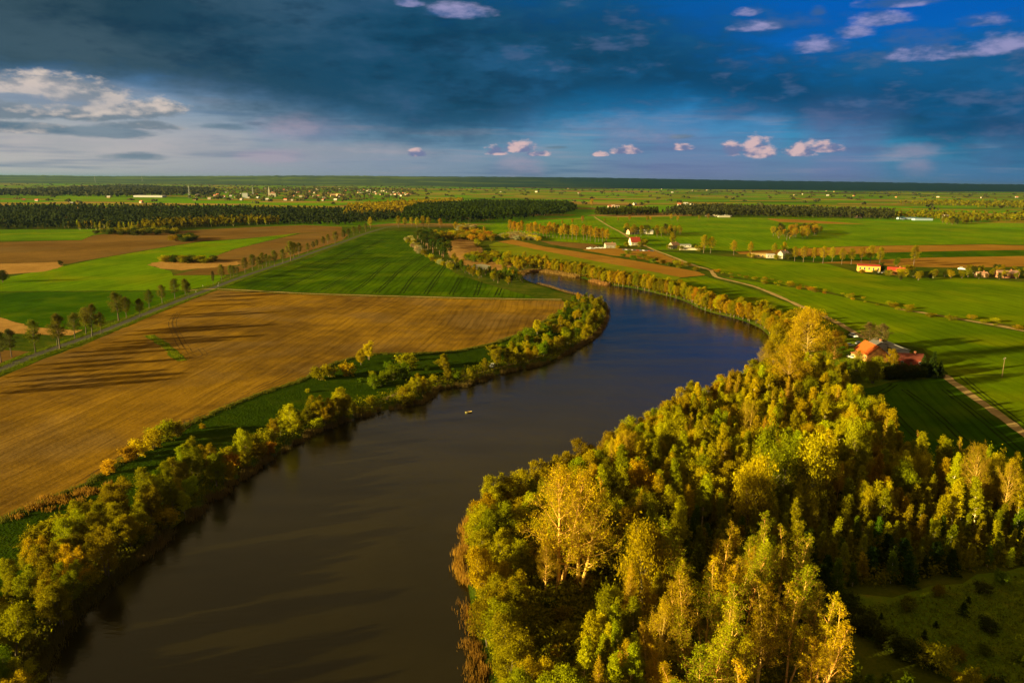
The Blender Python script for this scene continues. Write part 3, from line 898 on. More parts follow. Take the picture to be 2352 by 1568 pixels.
def polyl(rg, p, d_, L, k, bend, jit):
    pts = [np.array(p, float)]; d_ = np.array(d_, float)
    for _ in range(k):
        d_ = d_ + np.array([0, 0, bend]) + rg.normal(0, jit, 3)
        d_ /= np.linalg.norm(d_)
        pts.append(pts[-1] + d_ * L / k)
    return pts, d_


def make_tree(seed, H, R, cb=0.35, nprim=30, ang=(20, 65), bend=0.06, secs=5, seclen=0.4, secbend=-0.02, leaves=4000, leaf=0.24, sig=0.35,
              prof=None, trunk_r=0.16, stems=1, spread=0.0, lean=0.02, twig_dark=True, twig_r=0.02, flat=0.0, drop=0.0, asp=0.5, tertiary=0, lump=0.0):
    rg = np.random.default_rng(seed)
    prof = prof or (lambda s: math.sin(math.pi * min(1, max(0.02, s * 0.86 + 0.12))) ** 0.7)
    trunk, twig, cen = [], [], []
    for st in range(stems):
        a0 = rg.uniform(0, 6.28); sp = spread * (0.3 + 0.7 * rg.random()) if stems > 1 else 0.0
        hh = H * (1.0 if st == 0 else rg.uniform(0.72, 0.98))
        d0 = np.array([math.cos(a0) * sp, math.sin(a0) * sp, 1.0]); d0 /= np.linalg.norm(d0)
        off = np.array([math.cos(a0), math.sin(a0), 0]) * (0.25 if stems > 1 else 0)
        pts, _ = polyl(rg, off, d0, hh, 9, 0.03 if stems > 1 else 0.0, lean)
        pts = np.array(pts); pts[0, 2] = -0.3
        tt = np.linspace(0, 1, 10)
        rr = trunk_r * (1 - tt) ** 0.85 + 0.012
        rr[0] *= 1.35
        for i in range(9):
            trunk.append([*pts[i], *pts[i + 1], rr[i], rr[i + 1]])
        n1 = max(4, int(nprim / stems))
        for i in range(n1):
            s = (i + rg.uniform(0, 1)) / n1
            t_ = cb + (0.98 - cb) * s
            base = np.array([np.interp(t_, tt, pts[:, q]) for q in range(3)])
            L = R * prof(s) * rg.uniform(0.7, 1.12) * (1 + lump * math.sin(3.1 * i + seed))
            az = i * 2.39996 + rg.normal(0, 0.35)
            e = math.radians(ang[0] + (ang[1] - ang[0]) * s + rg.normal(0, 7))
            d1 = np.array([math.cos(az) * math.cos(e), math.sin(az) * math.cos(e), math.sin(e)])
            bp, dd = polyl(rg, base, d1, L, 4, bend, 0.10)
            r0 = max(twig_r * 1.2, float(np.interp(t_, tt, rr)) * 0.45)
            for q in range(4):
                (trunk if q < 2 else twig).append([*bp[q], *bp[q + 1], r0 * (1 - q / 4.6), r0 * (1 - (q + 1) / 4.6)])
            cen.append(bp[-1])
            bpa = np.array(bp)
            ns = max(2, int(secs * (0.5 + L / R)))
            for j in range(ns):
                f = 0.25 + 0.75 * (j + rg.random()) / ns
                bs = np.array([np.interp(f * 4, range(5), bpa[:, q]) for q in range(3)])
                v = rg.normal(0, 1, 3); ds = dd * 0.75 + v / np.linalg.norm(v) * 0.75
                ds /= np.linalg.norm(ds)
                sl = L * seclen * rg.uniform(0.6, 1.2) * (1.15 - 0.5 * f)
                spn, ds2 = polyl(rg, bs, ds, sl, 2, secbend, 0.12)
                for q in range(2):
                    twig.append([*spn[q], *spn[q + 1], twig_r * (1 - q * 0.4), twig_r * (0.6 - q * 0.35)])
                cen += [spn[1], spn[2]]
                for _ in range(tertiary):
                    v = rg.normal(0, 1, 3); d3 = ds2 * 0.9 + v / np.linalg.norm(v) * 0.7; d3 /= np.linalg.norm(d3)
                    b3 = spn[1] + (spn[2] - spn[1]) * rg.random()
                    e3 = b3 + d3 * sl * rg.uniform(0.4, 0.8)
                    twig.append([*b3, *e3, twig_r * 0.6, twig_r * 0.25])
                    cen.append(e3)
    C = np.array(cen)
    tv, tf = tube_arrays(trunk, 6)
    mt = mesh('trunk', tv, tf, [BARK], smooth=True)
    wv, wf = tube_arrays(twig, 3)
    lv, lf, tone = leaf_arrays(rg, C, leaves, leaf, sig, asp, flat, drop)
    V = np.concatenate([lv, wv]); F = np.concatenate([lf, wf + len(lv)])
    mi = np.concatenate([np.zeros(len(lf)), np.ones(len(wf))])
    mc = mesh('crown', V, F, [LEAF, TWIG_D if twig_dark else TWIG], mi, np.concatenate([tone, np.full(len(wf), 0.5)]))
    return dict(trunk=mt, crown=mc, H=H)


def make_conifer(seed, H, R, whorls=16, per=7, leaves=16, leaf=0.3, cb=0.06, drop=0.18):
    rg = np.random.default_rng(seed)
    trunk = [[0, 0, -0.3, 0, 0, H * 0.5, 0.18 * H / 12, 0.1 * H / 12], [0, 0, H * 0.5, 0, 0, H, 0.1 * H / 12, 0.01]]
    twig, cen = [], []
    for i in range(whorls):
        s = (i + 0.5) / whorls
        z = H * (cb + (0.99 - cb) * s)
        L = R * (1 - s) ** 0.8 + 0.12
        for j in range(per):
            a = 2 * math.pi * (j + rg.random() * 0.7) / per + i
            l_ = L * rg.uniform(0.75, 1.15)
            tip = np.array([math.cos(a) * l_, math.sin(a) * l_, z - l_ * drop + rg.normal(0, 0.1)])
            b0 = np.array([0, 0, z])
            twig.append([*b0, *tip, 0.035, 0.01])
            for q in np.linspace(0.3, 1, max(2, int(l_ / 0.45))):
                cen.append(b0 + (tip - b0) * q)
    C = np.array(cen)
    tv, tf = tube_arrays(trunk, 6)
    wv, wf = tube_arrays(twig, 3)
    lv, lf, tone = leaf_arrays(rg, C, len(C) * leaves // 2, leaf, leaf * 0.55, 0.34, 0.4, 0.3)
    V = np.concatenate([lv, wv]); F = np.concatenate([lf, wf + len(lv)])
    mi = np.concatenate([np.zeros(len(lf)), np.ones(len(wf))])
    return dict(trunk=mesh('trunk', tv, tf, [BARK], smooth=True), crown=mesh('crown', V, F, [LEAF, TWIG_D], mi, np.concatenate([tone, np.full(len(wf), 0.5)])), H=H)


narrow = lambda s: (1 - s) ** 0.55 * (0.55 + 0.6 * min(1, s * 3)) * 0.95 + 0.06
globe = lambda s: max(0.12, math.sin(math.pi * (0.08 + 0.88 * s))) ** 0.6
oval = lambda s: max(0.1, math.sin(math.pi * (0.16 + 0.80 * s))) ** 0.8
up = lambda s: 0.95 - 0.62 * s
TREES = {
    'birch': [make_tree(100 + i, 15.5, 2.15, 0.26, 48, (25, 62), -0.05, 4, 0.42, -0.16, 11000, 0.120, 0.26, narrow, 0.13, lean=0.02, drop=0.35) for i in range(5)],
    'alder': [make_tree(200 + i, 11.5, 3.3, 0.20, 56, (15, 66), 0.05, 5, 0.42, -0.02, 13000, 0.120, 0.34, oval, 0.15, stems=2 + i % 3, spread=0.24, lean=0.05) for i in range(5)],
    'golden': [make_tree(300 + i, 21.0, 7.2, 0.22, 52, (22, 66), 0.07, 9, 0.34, 0.05, 13000, 0.105, 0.36, oval, 0.42, lean=0.03, twig_dark=False, twig_r=0.035, tertiary=3, stems=1 + i % 2, spread=0.3) for i in range(3)],
    'aspen': [make_tree(400 + i, 21.0, 4.4, 0.34, 36, (50, 74), 0.05, 8, 0.38, 0.10, 5600, 0.100, 0.22, up, 0.20, lean=0.03, twig_dark=False, twig_r=0.034, tertiary=4, stems=1 + i % 2, spread=0.12) for i in range(4)],
    'willow': [make_tree(500 + i, 9.0, 4.6, 0.16, 60, (8, 70), 0.03, 6, 0.36, -0.08, 15000, 0.125, 0.42, globe, 0.28, stems=2, spread=0.3, lean=0.05, lump=0.22) for i in range(3)],
    'linden': [make_tree(600 + i, 13.0, 3.7, 0.36, 48, (0, 72), 0.06, 6, 0.38, 0.02, 6500, 0.135, 0.30, globe, 0.26, lean=0.025, twig_r=0.03, tertiary=1) for i in range(4)],
    'shrub': [make_tree(700 + i, 2.6, 1.9, 0.05, 40, (10, 70), 0.05, 4, 0.45, 0.0, 2600, 0.125, 0.24, globe, 0.05, stems=4, spread=0.6, lean=0.08, twig_r=0.012) for i in range(4)],
    'young': [make_tree(150 + i, 8.5, 1.55, 0.06, 44, (25, 60), -0.02, 4, 0.45, -0.08, 5200, 0.120, 0.22, lambda s: (1 - s) ** 0.75 + 0.07, 0.08, lean=0.02) for i in range(4)],
    'round': [make_tree(970 + i, 20.0, 7.6, 0.16, 70, (5, 70), 0.05, 8, 0.34, 0.02, 24000, 0.125, 0.42, globe, 0.42, lean=0.03, twig_dark=False, twig_r=0.035, tertiary=2) for i in range(2)],
    'pine': [make_conifer(800 + i, 5.5, 1.7, 11, 6, 14, 0.26, 0.04, 0.05) for i in range(3)],
    'spruce': [make_conifer(850 + i, 14.0, 3.6, 24, 9, 12, 0.34, 0.03, 0.28) for i in range(2)],
    'scots': [make_tree(900 + i, 14.0, 3.6, 0.45, 34, (5, 55), 0.03, 5, 0.38, 0.03, 3600, 0.26, 0.40, oval, 0.24, lean=0.02, asp=0.35) for i in range(3)],
}
BARKS = {'round': (0.22, 0.14, 0.05), 'young': (0.30, 0.25, 0.17), 'birch': (0.46, 0.36, 0.18), 'alder': (0.075, 0.055, 0.035), 'golden': (0.32, 0.19, 0.04), 'aspen': (0.36, 0.20, 0.045), 'willow': (0.10, 0.075, 0.04),
         'linden': (0.055, 0.042, 0.03), 'shrub': (0.08, 0.06, 0.035), 'pine': (0.09, 0.06, 0.035), 'spruce': (0.07, 0.05, 0.035), 'scots': (0.12, 0.07, 0.04)}
NAMES = {'round': 'poplar_tree', 'young': 'young_birch_tree', 'birch': 'birch_tree', 'alder': 'alder_tree', 'golden': 'poplar_tree', 'aspen': 'aspen_tree', 'willow': 'willow_tree', 'linden': 'linden_tree',
         'shrub': 'shrub', 'pine': 'young_pine_tree', 'spruce': 'spruce_tree', 'scots': 'pine_tree'}
# leaf colours, early spring
C_BIRCH = (0.152, 0.146, 0.0015)
C_BIRCH_Y = (0.202, 0.164, 0.0015)
C_OLIVE = (0.122, 0.102, 0.0015)
C_OCHRE = (0.170, 0.126, 0.0015)
C_GOLD = (0.240, 0.166, 0.002)
C_ORANGE = (0.200, 0.115, 0.003)
C_YGREEN = (0.156, 0.150, 0.0015)
C_GREEN = (0.060, 0.080, 0.0012)
C_DARK = (0.034, 0.040, 0.003)
C_PINE = (0.022, 0.036, 0.004)
C_CREAM = (0.19, 0.155, 0.065)
C_RUST = (0.205, 0.105, 0.003)


def vary(c, a=0.14):
    k = 1.75 + rng.normal(0, a)
    return tuple(max(0.001, v * k * (1 + rng.normal(0, a * 0.5))) for v in c)


def tree(kind, xy, h, color, label, group, wide=1.0, bark=None, cat=None, amt=0.14, name=None, tilt=None):
    vs_ = TREES[kind]
    pr = vs_[rng.integers(len(vs_))]
    r = link(name or NAMES[kind], None)
    z = float(ground_z(xy)[0])
    s = h / pr['H']
    r.location = (xy[0], xy[1], z)
    r.rotation_euler = (0, 0, rng.uniform(0, 6.283))
    if tilt is not None:
        r.rotation_euler = (Matrix.Rotation(math.hypot(*tilt), 3, Vector((-tilt[1], tilt[0], 0))) @ Matrix.Rotation(rng.uniform(0, 6.283), 3, 'Z')).to_euler()
    r.scale = (s * wide * rng.uniform(0.92, 1.1), s * wide * rng.uniform(0.92, 1.1), s)
    tag(r, label, cat or ('shrub' if kind == 'shrub' else 'tree'), group)
    t_ = link('trunk', pr['trunk'], r); t_.color = (*(bark or vary(BARKS[kind], 0.12)), 1)
    c_ = link('crown', pr['crown'], r); c_.color = (*vary(color, amt), 1)
    return r


LANDMARKS = []


def near(q, h=None, hr=None):
    """which side of which landmark tree a spot lies, as one sees it"""
    x, y = px_of(q)
    lx = [(abs(x - a) + 1.6 * abs(y - b_), a, b_, n) for a, b_, n in LANDMARKS]
    _, a, b_, n = min(lx)
    if abs(x - a) > 1.3 * abs(y - b_):
        side = 'left of' if x < a else 'right of'
    else:
        side = 'behind' if y < b_ else 'in front of'
    return side + ' ' + n


def size_word(h, lo, hi):
    f = (h - lo) / (hi - lo)
    return 'low ' if f < 0.33 else ('middling ' if f < 0.67 else 'tall ')


def pick(*opts):
    """opts: (weight, value)"""
    w = np.array([o[0] for o in opts], float); w /= w.sum()
    return opts[int(rng.choice(len(opts), p=w))][1]


ORD = ['first', 'second', 'third', 'fourth', 'fifth', 'sixth', 'seventh', 'eighth', 'ninth', 'tenth', 'eleventh', 'twelfth', 'thirteenth', 'fourteenth', 'fifteenth', 'sixteenth',
       'seventeenth', 'eighteenth', 'nineteenth', 'twentieth', 'twenty-first', 'twenty-second', 'twenty-third', 'twenty-fourth', 'twenty-fifth', 'twenty-sixth', 'twenty-seventh', 'twenty-eighth',
       'twenty-ninth', 'thirtieth', 'thirty-first', 'thirty-second', 'thirty-third', 'thirty-fourth', 'thirty-fifth', 'thirty-sixth', 'thirty-seventh', 'thirty-eighth', 'thirty-ninth', 'fortieth',
       'forty-first', 'forty-second', 'forty-third', 'forty-fourth', 'forty-fifth']

# --- the avenue along the lane (base spot, top in the photograph)
AV = [(82, 811, 749), (132, 795, 748), (138, 801, 735), (172, 777, 729), (198, 767, 716), (212, 772, 712), (233, 766, 725), (273, 737, 682), (291, 731, 689), (322, 729, 692), (343, 709, 672),
      (373, 697, 660), (402, 687, 646), (426, 678, 645), (433, 684, 652), (490, 656, 626), (510, 647, 612), (530, 639, 612), (537, 637, 614), (545, 634, 615), (563, 627, 595), (580, 621, 588), (595, 617, 592),
      (603, 617, 584), (612, 612, 586), (620, 609, 588), (631, 611, 578), (650, 604, 575), (668, 599, 558), (676, 593, 560), (687, 588, 560), (707, 581, 560), (720, 574, 556), (728, 570, 552), (743, 566, 545),
      (753, 560, 540), (770, 561, 534), (789, 552, 530), (800, 546, 527), (813, 541, 522), (826, 536, 518), (840, 533, 514)]
for i, (x, yb, yt) in enumerate(AV):
    p = G(x, yb); dist = math.hypot(p[0], p[1], CAM_H)
    h = (yb - yt) / FPX * dist / math.cos(math.atan2(CAM_H, math.hypot(*p))) * 1.02
    bare = (i == 15)
    tree('linden', p, h * 0.93, (0.058, 0.056, 0.004) if not bare else (0.06, 0.045, 0.015), '%s tree of the lane avenue, counted from the lower left%s' % (ORD[i], ', nearly bare and slim' if bare else ''),
         'avenue trees along the asphalt lane', 0.45 if bare else (1.15 if i in (28, 29, 30) else 1.0))

for i, (x, y) in enumerate([(52, 824), (20, 836), (-12, 850), (-48, 864), (-84, 880), (-118, 895), (-152, 911), (-185, 926)]):
    p = G(x + rng.uniform(-14, 14), y) + np.array([-4.5, 3.0 + rng.uniform(-1, 1)])
    tree('linden', p, rng.uniform(8.5, 15.5), (0.055, 0.048, 0.008), 'avenue tree on the lane towards and beyond the left edge', 'avenue trees beyond the left edge', 1.0)

# --- west bank belt: alders right at the water, lower growth behind
WB = resample(smooth_line(polyw(SHORE_W[:23], WATER_Z), 6), 1.0)
WBn = np.gradient(WB, axis=0); WBn = np.stack([-WBn[:, 1], WBn[:, 0]], 1); WBn /= np.linalg.norm(WBn, axis=1)[:, None]


def px_of(p, z=0.0):
    v = np.array([p[0], p[1], z - CAM_H]); f = v @ CF
    return 1176 + FPX * (v @ CR) / f, 784 - FPX * (v @ CU) / f


LANDMARKS[:] = [(60, 1480, 'the lower left corner'), (150, 1400, 'the lower bend'), (240, 1330, 'the water trunks'), (330, 1260, 'the leaning trunks'), (420, 1180, 'the dark shallows'), (300, 1058, 'the rusty orange bush'),
                (375, 1012, 'the green-gold bush'), (540, 1090, 'the tan waterline reeds'), (640, 1030, 'the narrow belt'), (720, 985, 'the thin belt'), (790, 958, 'the bright golden bank tree'), (900, 930, 'the short reeds'), (970, 905, 'the overhanging ochre bush'),
                (1022, 858, 'the golden footpath alder'), (1131, 843, 'the parked bank car'), (1180, 840, 'the footpath'), (1280, 800, 'the golden round bank tree'), (1370, 765, 'the peninsula bend'), (1380, 700, 'the peninsula tip')]


def west_label(q, kindtxt, r_, h):
    row = ['waterline ', 'second-row ', 'mid-belt ', 'mid-belt ', 'back-row ', 'back-row ', 'rearmost '][r_]
    return size_word(h, 2 if h < 4.2 else 6.5, 4 if h < 4.2 else 12.5) + row + kindtxt + ' of the west bank, ' + near(q)


s_ = 0.0
i = 0
while i < len(WB):
    p = WB[i]; x, y = px_of(p)
    rows = 6 if x < 420 else (4 if x < 560 else (3 if x < 760 else 2))
    for r_ in range(rows):
        off = 0.9 + r_ * 4.3 + rng.normal(0, 0.8)
        q = p + WBn[i] * off + rng.normal(0, 0.8, 2)
        if lake_sd(q[None])[0] < 0.4: continue
        if 860 < x < 1010 and rng.random() < 0.5: continue
        if x >= 1010 and r_ == 0 and rng.random() < 0.55: continue
        if x > 1180 and r_ == 1 and rng.random() < 0.25: continue
        if rng.random() < 0.22: continue
        big = r_ < (5 if x < 420 else (4 if x < 560 else 2))
        if big and rng.random() < 0.66:
            h = rng.choice([rng.uniform(5.5, 8.0), rng.uniform(7.5, 11.0)]) * (1.0 if x < 780 else 0.82) * (1.0 if r_ < 4 else 0.75)
            c = pick((6, C_OLIVE), (2, C_YGREEN), (1.5, C_OCHRE), (0.6, C_GREEN))
            kt = {C_OLIVE: 'olive alder', C_YGREEN: 'yellow-green alder', C_OCHRE: 'ochre alder', C_GREEN: 'fresh green alder'}[c]
            tree('alder', q, h, c, west_label(q, kt, r_, h), 'alders of the west bank', rng.uniform(0.85, 1.1))
        elif rng.random() < 0.7:
            c = pick((5, C_OLIVE), (2, C_GREEN), (0.6, C_RUST), (2, C_YGREEN))
            kt = {C_OLIVE: 'olive shrub', C_YGREEN: 'yellow-green shrub', C_RUST: 'rusty orange shrub', C_GREEN: 'green shrub'}[c]
            h = rng.uniform(2.0, 4.0)
            tree('shrub', q, h, c, west_label(q, kt, r_, h), 'shrubs of the west bank', rng.uniform(0.9, 1.3))
    i += int(rng.uniform(3.2, 4.8))

# shrubs and single trees on the grass strip and field edge
for x, y, h, c, lab in [(350, 1030, 4.5, C_OCHRE, 'broad green-gold bush at the brown field edge'), (375, 1012, 4.8, C_YGREEN, 'yellow-green bush beside the gold bush at the field edge'),
                        (300, 1058, 3.4, C_RUST, 'rusty orange bush at the lower edge of the brown field'), (322, 1046, 3.8, C_GOLD, 'golden bush between rusty and green bushes at field edge'),
                        (248, 1088, 3.0, C_RUST, 'small rusty bush near the field corner over the dark grass'), (405, 1000, 3.6, C_OLIVE, 'olive bush closing the field edge hedge'),
                        (830, 838, 7.0, C_OCHRE, 'ochre willow bush beside the field at mid bank'), (848, 826, 8.5, C_GOLD, 'tall golden bush leaning on the brown field edge'),
                        (800, 862, 4.0, C_GOLD, 'small orange bush alone on the dark grass strip'), (735, 872, 4.2, C_OLIVE, 'olive bush at the strip edge under the brown field'),
                        (758, 865, 4.0, C_OCHRE, 'ochre bush beside the olive bush at the strip edge'), (905, 872, 4.5, C_GREEN, 'green bush on the grass strip'),
                        (938, 850, 5.6, C_YGREEN, 'bright yellow-green bush above the footpath'), (885, 880, 4.2, C_GREEN, 'fresh green bush low on the grass strip'),
                        (925, 868, 5.0, C_GREEN, 'round green bush below the bright bush'), (860, 890, 4.0, C_GREEN, 'dark green bush at the strip above the bank'),
                        (1235, 768, 7.6, C_BIRCH_Y, 'single golden tree on the peninsula field edge'), (1280, 800, 6.5, C_OCHRE, 'golden round tree on the peninsula bank'),
                        (1022, 858, 8.2, C_OCHRE, 'single golden alder above the footpath'), (790, 958, 10.5, C_BIRCH_Y, 'bright golden tree standing over the west bank'),
                        (780, 945, 8.5, C_YGREEN, 'yellow-green tree behind the bright golden bank tree'), (970, 905, 7.5, C_OCHRE, 'ochre bush leaning over the water by the footpath')]:
    big = h > 6.2
    tree('alder' if big else 'shrub', G(x, y), h, c, lab, None, 1.0, name='alder_tree' if big else 'shrub', amt=0.06)
LANDMARKS[:] = [(1235, 768, 'the single golden field edge tree'), (1280, 800, 'the golden round bank tree'), (1345, 690, 'the peninsula tip'), (1300, 715, 'the brown field corner'), (1360, 740, 'the outer bend'), (1180, 820, 'the footpath end'), (1320, 755, 'the thicket middle')]
pen = polyw([(1215, 770), (1255, 742), (1296, 716), (1310, 692), (1345, 688), (1372, 705), (1366, 735), (1330, 772), (1270, 808), (1160, 836), (1130, 815)])
for q in poisson(pen, 5.2, 900):
    if lake_sd(q[None])[0] < 3: continue
    x, y = px_of(q)
    k = rng.random()
    if k < 0.5:
        h = rng.uniform(2.0, 3.8)
        tree('shrub', q, h, pick((3, C_GREEN), (2, C_OLIVE), (1, C_YGREEN)), size_word(h, 2, 3.8) + 'thicket bush of the peninsula, ' + near(q), 'thicket bushes of the peninsula', 1.25)
    elif k < 0.85:
        h = rng.uniform(4.5, 7.5)
        tree('alder', q, h, pick((3, C_OLIVE), (2, C_OCHRE), (2, C_GREEN)), size_word(h, 4.5, 7.5) + 'small tree of the peninsula thicket, ' + near(q), 'small trees of the peninsula')
LANDMARKS[:] = [(350, 1030, 'the green-gold bush'), (300, 1058, 'the rusty orange bush'), (405, 1000, 'the olive hedge bush'), (735, 872, 'the strip edge bush'), (800, 862, 'the lone orange bush'), (938, 850, 'the bright yellow-green bush'), (790, 958, 'the bright golden bank tree'), (560, 960, 'the open grass'), (480, 1010, 'the narrow grass'), (640, 935, 'the grass below the swirl'), (1022, 858, 'the golden footpath alder')]
strip = polyw([(250, 1110), (330, 1060), (420, 1000), (560, 938), (700, 890), (830, 838), (960, 832), (1040, 830), (1010, 858), (900, 896), (760, 935), (640, 985), (500, 1050), (380, 1120), (280, 1185)])
for q in poisson(strip, 9.0, 500):
    if rng.random() < 0.55:
        tree('shrub', q, rng.uniform(0.9, 2.2), pick((3, C_GREEN), (1, C_YGREEN), (1, C_OLIVE)), 'tiny low bush on the dark grass strip, ' + near(q), 'low bushes on the grass strip', 1.2)

# --- far bank: dense even belt along the north-east shore
FB = resample(smooth_line(polyw(SHORE_N[2:], WATER_Z), 6), 1.0)
FBn = np.gradient(FB, axis=0); FBn = np.stack([-FBn[:, 1], FBn[:, 0]], 1); FBn /= np.linalg.norm(FBn, axis=1)[:, None]
i = 0
while i < len(FB):
    p = FB[i]; x, y = px_of(p)
    for r_ in range(2 if x < 1690 else 3):
        q = p + FBn[i] * (2.0 + r_ * 5.0 + rng.normal(0, 0.8)) + rng.normal(0, 0.7, 2)
        if lake_sd(q[None])[0] < 0.8: q = p - FBn[i] * (2.0 + r_ * 5.0)
        if lake_sd(q[None])[0] < 0.8: continue
        c = pick((4, C_OCHRE), (3, C_OLIVE), (1, C_ORANGE))
        kt = {C_OCHRE: 'ochre', C_OLIVE: 'olive', C_ORANGE: 'orange-brown'}[c]
        seg = ['at the lake end', 'left of the pale reed gap', 'right of the pale reed gap', 'below the stubble strip', 'below the stubble end', 'below the green corner field', 'below the dirt track', 'nearing the lake bend', 'at the lake bend'][min(8, int(np.searchsorted([1290, 1365, 1430, 1500, 1570, 1630, 1690, 1745], x)))]
        h = rng.uniform(7.5, 11.0)
        tree('alder', q, h, c, '%s%s tree of the far bank belt %s, %s row' % (size_word(h, 7.5, 11), kt, seg, ['water', 'second', 'land'][r_]), 'trees of the far bank belt', name='bank_tree')
    i += int(rng.uniform(4, 6.2))

# --- big trees round the farmstead
for x, y, yt, kind, c, w, lab in [
        (1850, 858, 737, 'round', C_GOLD, 1.0, 'huge golden round-crowned tree between lake bend and farmstead'),
        (1800, 930, 812, 'round', C_GOLD, 0.95, 'large golden tree with spreading limbs below the huge one'),
        (1912, 845, 772, 'golden', C_ORANGE, 0.9, 'orange-brown bare tree left of the orange roofed house'),
        (1962, 880, 815, 'golden', C_OCHRE, 0.55, 'slim ochre bare tree in the farm garden'),
        (1996, 800, 752, 'linden', (0.075, 0.050, 0.014), 1.35, 'dark spreading bare tree behind the orange roof'),
        (2022, 806, 755, 'linden', (0.075, 0.050, 0.014), 1.3, 'dark spreading bare tree right behind the farm chimney'),
        (1965, 886, 838, 'willow', C_YGREEN, 0.95, 'round yellow-green tree in front of the orange roofed house'),
        (2004, 880, 832, 'willow', C_YGREEN, 0.8, 'yellow-green tree right of the round garden tree'),
        (2046, 862, 808, 'alder', C_OCHRE, 0.8, 'small ochre tree between the farmhouse and the red barn'),
        (1890, 875, 815, 'alder', C_OLIVE, 1.0, 'olive garden tree at the wood corner near the farm'),
        (1928, 882, 835, 'alder', C_OLIVE, 1.0, 'olive tree left of the round garden tree'),
        (1755, 880, 800, 'round', C_OCHRE, 0.8, 'golden tree rising from the lake bend shore'),
        (1775, 835, 770, 'alder', C_OCHRE, 1.0, 'ochre tree at the lake bend shore'), (1790, 812, 752, 'alder', C_OCHRE, 1.1, 'ochre bushy tree above the lake bend'),
        (1740, 905, 838, 'alder', C_YGREEN, 1.0, 'yellow-green tree on the shore below the bend'), (1825, 880, 800, 'alder', C_OCHRE, 1.0, 'ochre tree under the huge golden tree')]:
    p = G(x, y); dist = math.hypot(p[0], p[1], CAM_H)
    h = (y - yt) / FPX * dist / math.cos(math.atan2(CAM_H, math.hypot(*p)))
    tree(kind, p, h, c, lab, None, w * 13.0 / 21 * 1.7 if kind == 'golden' else w, amt=0.05)
for x, y, yt, lab in [(2140, 866, 815, 'tallest dark spruce at the corner of the farmstead'), (2118, 864, 822, 'dark spruce left of the tallest spruce'), (2158, 866, 834, 'lower dark spruce at the path start')]:
    p = G(x, y); dist = math.hypot(p[0], p[1], CAM_H)
    tree('spruce', p, (y - yt) / FPX * dist * 1.04, C_PINE, lab, None, 1.0)
for x in range(2030, 2112, 8):
    tree('shrub', G(x + rng.normal(0, 2), 870 - (x - 2030) * 0.06 + rng.normal(0, 1.5)), rng.uniform(3, 5), C_DARK, 'dark hedge bush along the farm garden edge', 'dark hedge bushes of the farm garden', 1.2, name='hedge_bush')
for x, y in [(1902, 800), (1925, 812), (1940, 800), (1905, 860), (1945, 870), (1985, 862), (2020, 850), (1890, 790), (1930, 785)]:
    tree('shrub', G(x, y), rng.uniform(2, 3.6), pick((1, C_OLIVE), (1, C_OCHRE), (1, C_GREEN)), 'garden bush around the lakeside farmstead', 'garden bushes of the farmstead', 1.2)

# --- wood on the east shore
wood_all = polyw([(1745, 880), (1800, 900), (1890, 890), (1935, 930), (1990, 985), (2040, 1060), (2100, 1100), (2240, 1140), (2420, 1190), (2420, 1290), (2352, 1300), (2140, 1330), (2050, 1352), (1960, 1345), (1880, 1385),
                  (1850, 1480), (1850, 1700), (1300, 1760), (1190, 1690), (1150, 1590), (1125, 1510), (1105, 1430), (1093, 1370), (1090, 1290), (1105, 1222), (1145, 1182), (1225, 1156), (1310, 1118),
                  (1400, 1066), (1460, 1024), (1540, 974), (1648, 930)])
glade = polyw([(1165, 1345), (1240, 1368), (1400, 1330), (1480, 1350), (1462, 1420), (1405, 1490), (1345, 1560), (1290, 1640), (1205, 1640), (1192, 1520), (1172, 1430)])
glade2 = polyw([(1490, 1090), (1560, 1060), (1590, 1090), (1530, 1125)])
grove = polyw([(1520, 1440), (1600, 1400), (1720, 1395), (1800, 1400), (1855, 1490), (1885, 1640), (1840, 1800), (1560, 1820), (1430, 1700), (1450, 1560)])
KEY = [  # single trees one can tell apart in the wood
    (1285, 1352, 1130, 'golden', C_GOLD, 1.0, 'tallest golden poplar with bare forked limbs near the lake edge'),
    (1330, 1358, 1175, 'golden', C_GOLD, 0.95, 'golden poplar close behind the tallest one, leaning right'),
    (1252, 1365, 1260, 'golden', C_OCHRE, 0.8, 'low golden poplar left of the tallest poplar'),
    (1440, 1105, 1000, 'golden', C_GOLD, 0.95, 'golden round tree at the upper shore of the wood'),
    (1710, 1045, 935, 'golden', C_GOLD, 0.62, 'bare golden tree rising above the middle of the wood'),
    (1480, 1415, 1260, 'willow', C_BIRCH_Y, 0.62, 'clumpy yellow-green willow right of the golden poplars'),
    (1500, 1590, 1430, 'golden', C_GOLD, 0.6, 'small bare orange tree at the bottom beside the birches'),
    (2300, 1210, 1090, 'golden', C_GOLD, 0.55, 'bare twiggy tree at the far right of the birch stand'),
    (2230, 1190, 1060, 'golden', C_OCHRE, 0.6, 'ochre twiggy tree in the right hand birch stand'),
    (1780, 1190, 1040, 'willow', C_YGREEN, 0.62, 'tall clumpy yellow-green tree in the middle of the wood'),
    (1850, 1195, 1045, 'willow', C_BIRCH_Y, 0.66, 'second tall clumpy tree right of the middle one'),
    (1720, 1225, 1090, 'willow', C_BIRCH_Y, 0.6, 'lower clumpy golden tree left of the middle pair'),
    (1960, 1115, 1000, 'willow', C_YGREEN, 0.6, 'round yellow-green tree at the wood edge by the dark field'),
    (1600, 1160, 1060, 'alder', C_YGREEN, 1.0, 'bright green bushy tree beside the small upper glade')]
